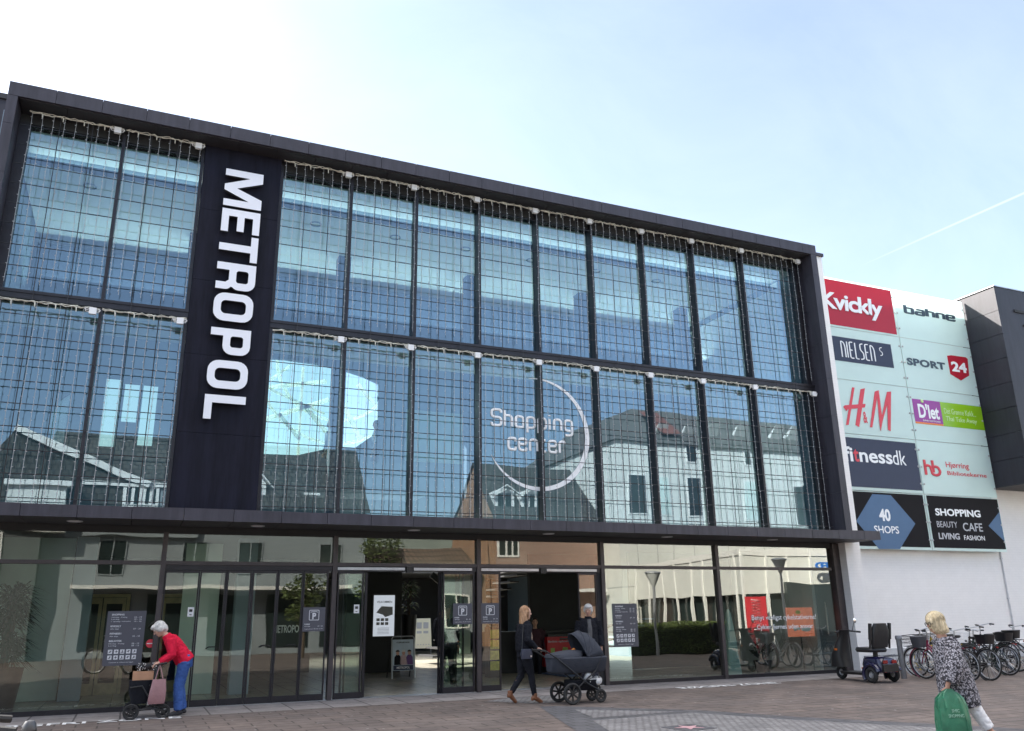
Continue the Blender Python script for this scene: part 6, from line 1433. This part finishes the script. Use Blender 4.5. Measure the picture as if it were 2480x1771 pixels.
# ---------------------------------------------------------------- things in and behind the doors
T = thing('pavement_sign', 'folding poster stand just inside the left open doors', 'a-board', (6.68, 4.85, .012))
m = MB()
m.tube([(-.31, 0, 0), (-.31, .12, .98), (-.27, .125, 1.04), (.27, .125, 1.04), (.31, .12, .98), (.31, 0, 0)], .017, 8); m.build('frame', M_SILVER, T, local=True, smooth=True)
m = MB(); m.tube([(-.31, .50, 0), (-.31, .14, .98)], .014, 8); m.tube([(.31, .50, 0), (.31, .14, .98)], .014, 8); m.build('rear_frame', M_BLACK, T, local=True)
tf = lambda u, v, d: V3((u, .02+.12*v-.012-d, v))+wloc(T)
m = MB(); m.prism([(-.285, .19), (.285, .19), (.285, .96), (-.285, .96)], lambda u, v, d: (u, .02+.12*v-.012+d, v), 0, .01); m.build('poster', mat('pale blue poster', (.42, .52, .60), .4, 0, .15, 3), T, local=True)
m = MB(); m.prism([(-.27, .20), (.27, .20), (.27, .32), (-.27, .32)], lambda u, v, d: (u, .02+.12*v-.0125-d, v), 0, .002); m.build('poster_band', G_NAVY, T, local=True)
place_mesh(text_curve('METROPOL', bold=.02), 'lettering', M_NW, T, (-.18, .235, .18, .29), lambda u, v, d: tf(u, v, d+.004), .002); place_mesh(text_curve('STJERNEDAGE', bold=.03), 'lettering', M_BLACK, T, (-.18, .86, .18, .905), lambda u, v, d: tf(u, v, d+.002), .002)
for cx, cl_, hc in ((-.15, M_BLKF, M_BLACK), (.01, mat('pale pink print', (.5, .36, .36), .6), M_GREYH), (.17, mat('purple print', (.12, .05, .18), .6), M_DHAIR)):
    m = MB(); m.prism([(cx-.10, .33), (cx+.10, .33), (cx+.09, .52), (cx+.04, .58), (cx-.04, .58), (cx-.09, .52)], lambda u, v, d: (u, .02+.12*v-.014-d, v), 0, .002); m.build('poster_figure', cl_, T, local=True)
    m = MB(); m.prism([(cx+.045*math.cos(a*.52), .625+.055*math.sin(a*.52)) for a in range(12)], lambda u, v, d: (u, .02+.12*v-.0165-d, v), 0, .002); m.build('poster_face', M_SKIN, T, local=True)
    m = MB(); m.prism([(cx+.055*math.cos(a*.35), .655+.05*math.sin(a*.35)) for a in range(10)], lambda u, v, d: (u, .02+.12*v-.019-d, v), 0, .002); m.build('poster_hair', hc, T, local=True)
T = thing('welcome_board', 'pale framed floor plan headed VELKOMMEN on the dark inner wall', 'notice board', (6.785, 7.35, 1.0))
MB().box(6.43, 7.33, .98, 7.14, 7.368, 2.21).build('frame', M_BLACK, T); MB().box(6.47, 7.322, 1.02, 7.10, 7.329, 2.17).build('sheet', mat('pale sheet', (.50, .53, .58), .4, 0, .08, 3, emit=(.55, .6, .68, .22)), T)  # sheet given a faint glow of its own, no lamp behind it
txt('VELKOMMEN', (6.56, 1.95, 7.02, 2.01), 7.321, M_BLACK, T, bold=.01, thick=.002); m = MB(); m.prism([(6.55, 1.68), (6.70, 1.86), (7.04, 1.84), (7.05, 1.62), (6.82, 1.55), (6.75, 1.62)], lambda u, v, d: (u, 7.3215-d, v), 0, .002)
for k in range(6): m.box(6.56+(k % 3)*.13, 7.3195, 1.33+(k//3)*.11, 6.66+(k % 3)*.13, 7.3215, 1.41+(k//3)*.11)
for k in range(5): m.box(6.6, 7.3195, 1.08+k*.04, 6.95, 7.3215, 1.09+k*.04)
m.build('plan', P_GRY, T)
T = thing('white_board', 'tall cream display board on legs deep inside the open doors', 'display board', (11.45, 18, .012))
m = MB(); m.prism([(-.42, .25), (.38, .25), (.35, 1.46), (-.34, 1.46)], lambda u, v, d: (u, .1*v+d, v), 0, .03); m.build('panel', mat('cream board', (.75, .72, .58), .5, 0, .05, 2), T, local=True)
m = MB()
for x in (-.38, .34): m.tube([(x, 0, 0), (x, .03, .3)], .014, 6)
m.build('leg', M_SILVER, T, local=True); m = MB()
for k in range(5): m.box(-.25+k*.12, .025, .38, -.21+k*.12, .031, .42)
for k in range(4): m.box(-.28+.3*(k % 2), .085, .7+.35*(k//2), -.06+.3*(k % 2), .09 , .95+.35*(k//2))
m.build('print', P_GRY, T, local=True)
T = thing('red_kiosk', 'red amusement cabinet with yellow symbols inside the right hand doors', 'kiosk', (10.85, 4.0, .012))
M_KR = mat('red kiosk plastic', (.42, .012, .02), .35, 0, .08, 3)
MB().box(-.38, 0, .18, .42, .45, .95).build('cabinet', M_KR, T, local=True); MB().box(-.4, -.02, 0, .44, .47, .175).build('base', M_BLACK, T, local=True); MB().box(-.36, -.012, .955, .40, .4, 1.02).build('lid', M_BLACK, T, local=True)
m = MB(); m.prism([(.02, .45), (.28, .45), (.24, .66), (.10, .68)], lambda u, v, d: (u, -.001-d, v), 0, .004); m.box(-.28, -.005, .48, -.16, -.001, .66); m.build('emblem', mat('kiosk green', (.25, .35, .08), .5), T, local=True)
txt('Bedste oplevelse', (10.50, .80, 11.20, .87), 3.997, P_GRY, T, bold=.01, thick=.003)
T = thing('service_counter', 'long dark counter inside behind the person with the pram', 'counter', (10.9, 4.9, .012)); MB().box(-1.9, 0, 0, 1.9, .5, 1.05).build('front', M_IDARK, T, local=True); MB().box(-1.95, -.04, 1.052, 1.95, .55, 1.10).build('worktop', M_BLACK, T, local=True)
MB().box(8.7, 4.92, 1.12, 9.05, 5.2, 1.62).build('till', M_SILVER, T)
T = thing('magazine_rack', 'narrow rack with yellow magazines inside, left of the person with the pram', 'rack', (8.75, 3.6, .012)); m = MB(); m.box(-.16, 0, 0, .16, .3, 1.25); m.build('body', M_BLACK, T, local=True)
m = MB()
for k in range(4): m.box(-.13, -.012, .18+.26*k, .13, -.002, .40+.26*k)
m.build('magazine', mat('yellow cover', (.70, .62, .10), .5, 0, .3, 14), T, local=True)
def pot_plant(label, x, y, h, rad, n, seed, cm, pot=(.28, .5), style='palm'):
    rg = random.Random(seed); T = thing('potted_plant', label, 'plant', (x, y, .012)); MB().lathe([(0, 0), (pot[0]*.75, 0), (pot[0], pot[1]), (pot[0]*.88, pot[1]), (pot[0]*.85, pot[1]-.06), (0, pot[1]-.06)], 20).build('pot', M_BLACK, T, local=True, smooth=True)
    st_, c = MB(), MB()
    for k in range(n):
        a = rg.uniform(0, 6.28); z = rg.uniform(pot[1]+.1, h) if style == 'palm' else pot[1]; rr = rg.uniform(.02, .2) if style == 'palm' else .03; p = V3((math.cos(a)*rr*rad, math.sin(a)*rr*rad, z))
        if style == 'palm' and k % 6 == 0: st_.tube([(p.x*.4, p.y*.4, pot[1]-.08), p], .012, 5)
        for q in range(7 if style == 'palm' else 1):
            b = a+rg.uniform(-1.2, 1.2); ln = rad*rg.uniform(.45, .85) if style == 'palm' else h*rg.uniform(.45, .9); up = rg.uniform(-.35, .7) if style == 'palm' else rg.uniform(.5, 1.8); d = V3((math.cos(b), math.sin(b), up)).normalized(); sd = d.cross(V3((0, 0, 1))).normalized(); wd = .022 if style == 'palm' else .05; e = p+d*ln*.55; f_ = p+d*ln+V3((0, 0, -ln*.25))
            c.add([p, e-sd*wd, f_, e+sd*wd], [(0, 1, 2, 3)])
    if st_.v: st_.build('stem', M_BARK, T, local=True)
    c.build('foliage', cm, T, local=True, fixn=False)
M_PALM = leafmat('dark palm leaf', (.022, .045, .022))
pot_plant('tall dark palm in a black pot behind the far left window', -2.05, 1.0, 2.15, .75, 120, 2, M_PALM, (.34, .75))
pot_plant('spiky dark plant in a black pot behind the far right window', 15.35, 1.1, .95, .6, 46, 7, M_PALM, (.24, .30), 'agave')
pot_plant('small hanging looking palm beyond the dark inner wall', 8.05, 9.0, 2.55, .5, 26, 8, leafmat('green palm leaf', (.05, .10, .04)), (.25, 1.6))
T = thing('tapered_display', 'tall pale tapering display standing behind the right hand window', 'display', (13.95, .55, .012)); m = MB(); m.loft([((0, 0, 0), .21, .12, X, Y, .4), ((.0, 0, .9), .13, .08, X, Y, .4), ((-.01, 0, 1.5), .06, .05, X, Y, .5), ((-.015, 0, 1.6), .02, .03, X, Y, .6)], 20); m.build('sleeve', mat('pale teal display', (.42, .56, .55), .5, 0, .06, 2), T, local=True, smooth=True); MB().box(-.24, -.15, -.004, .24, .15, -.001).build('foot', M_BLACK, T, local=True)
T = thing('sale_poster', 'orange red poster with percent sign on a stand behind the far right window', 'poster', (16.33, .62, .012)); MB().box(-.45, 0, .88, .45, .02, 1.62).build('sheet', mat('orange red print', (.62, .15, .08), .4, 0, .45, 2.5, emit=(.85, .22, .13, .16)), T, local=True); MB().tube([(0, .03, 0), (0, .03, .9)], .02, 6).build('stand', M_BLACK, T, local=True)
m = MB(); m.ell((-.20, -.002, 1.07), (.06, .004, .05), 12, 8); m.ell((.17, -.002, 1.06), (.17, .004, .055), 14, 8); m.ell((-.08, -.002, 1.08), (.06, .004, .04), 12, 8); m.build('print', P_WHT, T, local=True); m = MB(); m.ell((-.05, -.002, 1.50), (.09, .004, .05), 12, 8); m.build('print', P_YEL, T, local=True)
for (a, b), lab in ((((1995, 1425), (2007, 1536)), 'short white rod leaning inside the far right window'), (((2002, 1421), (2024, 1570)), 'long white rod leaning inside the far right window')):
    p, q = at(*a, .5), at(*b, .35); T = thing('white_rod', lab, 'rod', (q.x, q.y, q.z)); MB().tube([p, q], .018, 8).build('shaft', M_WHITE, T, smooth=True); MB().ell(p, (.03, .03, .03), 8, 6).build('knob', M_WHITE, T, smooth=True)
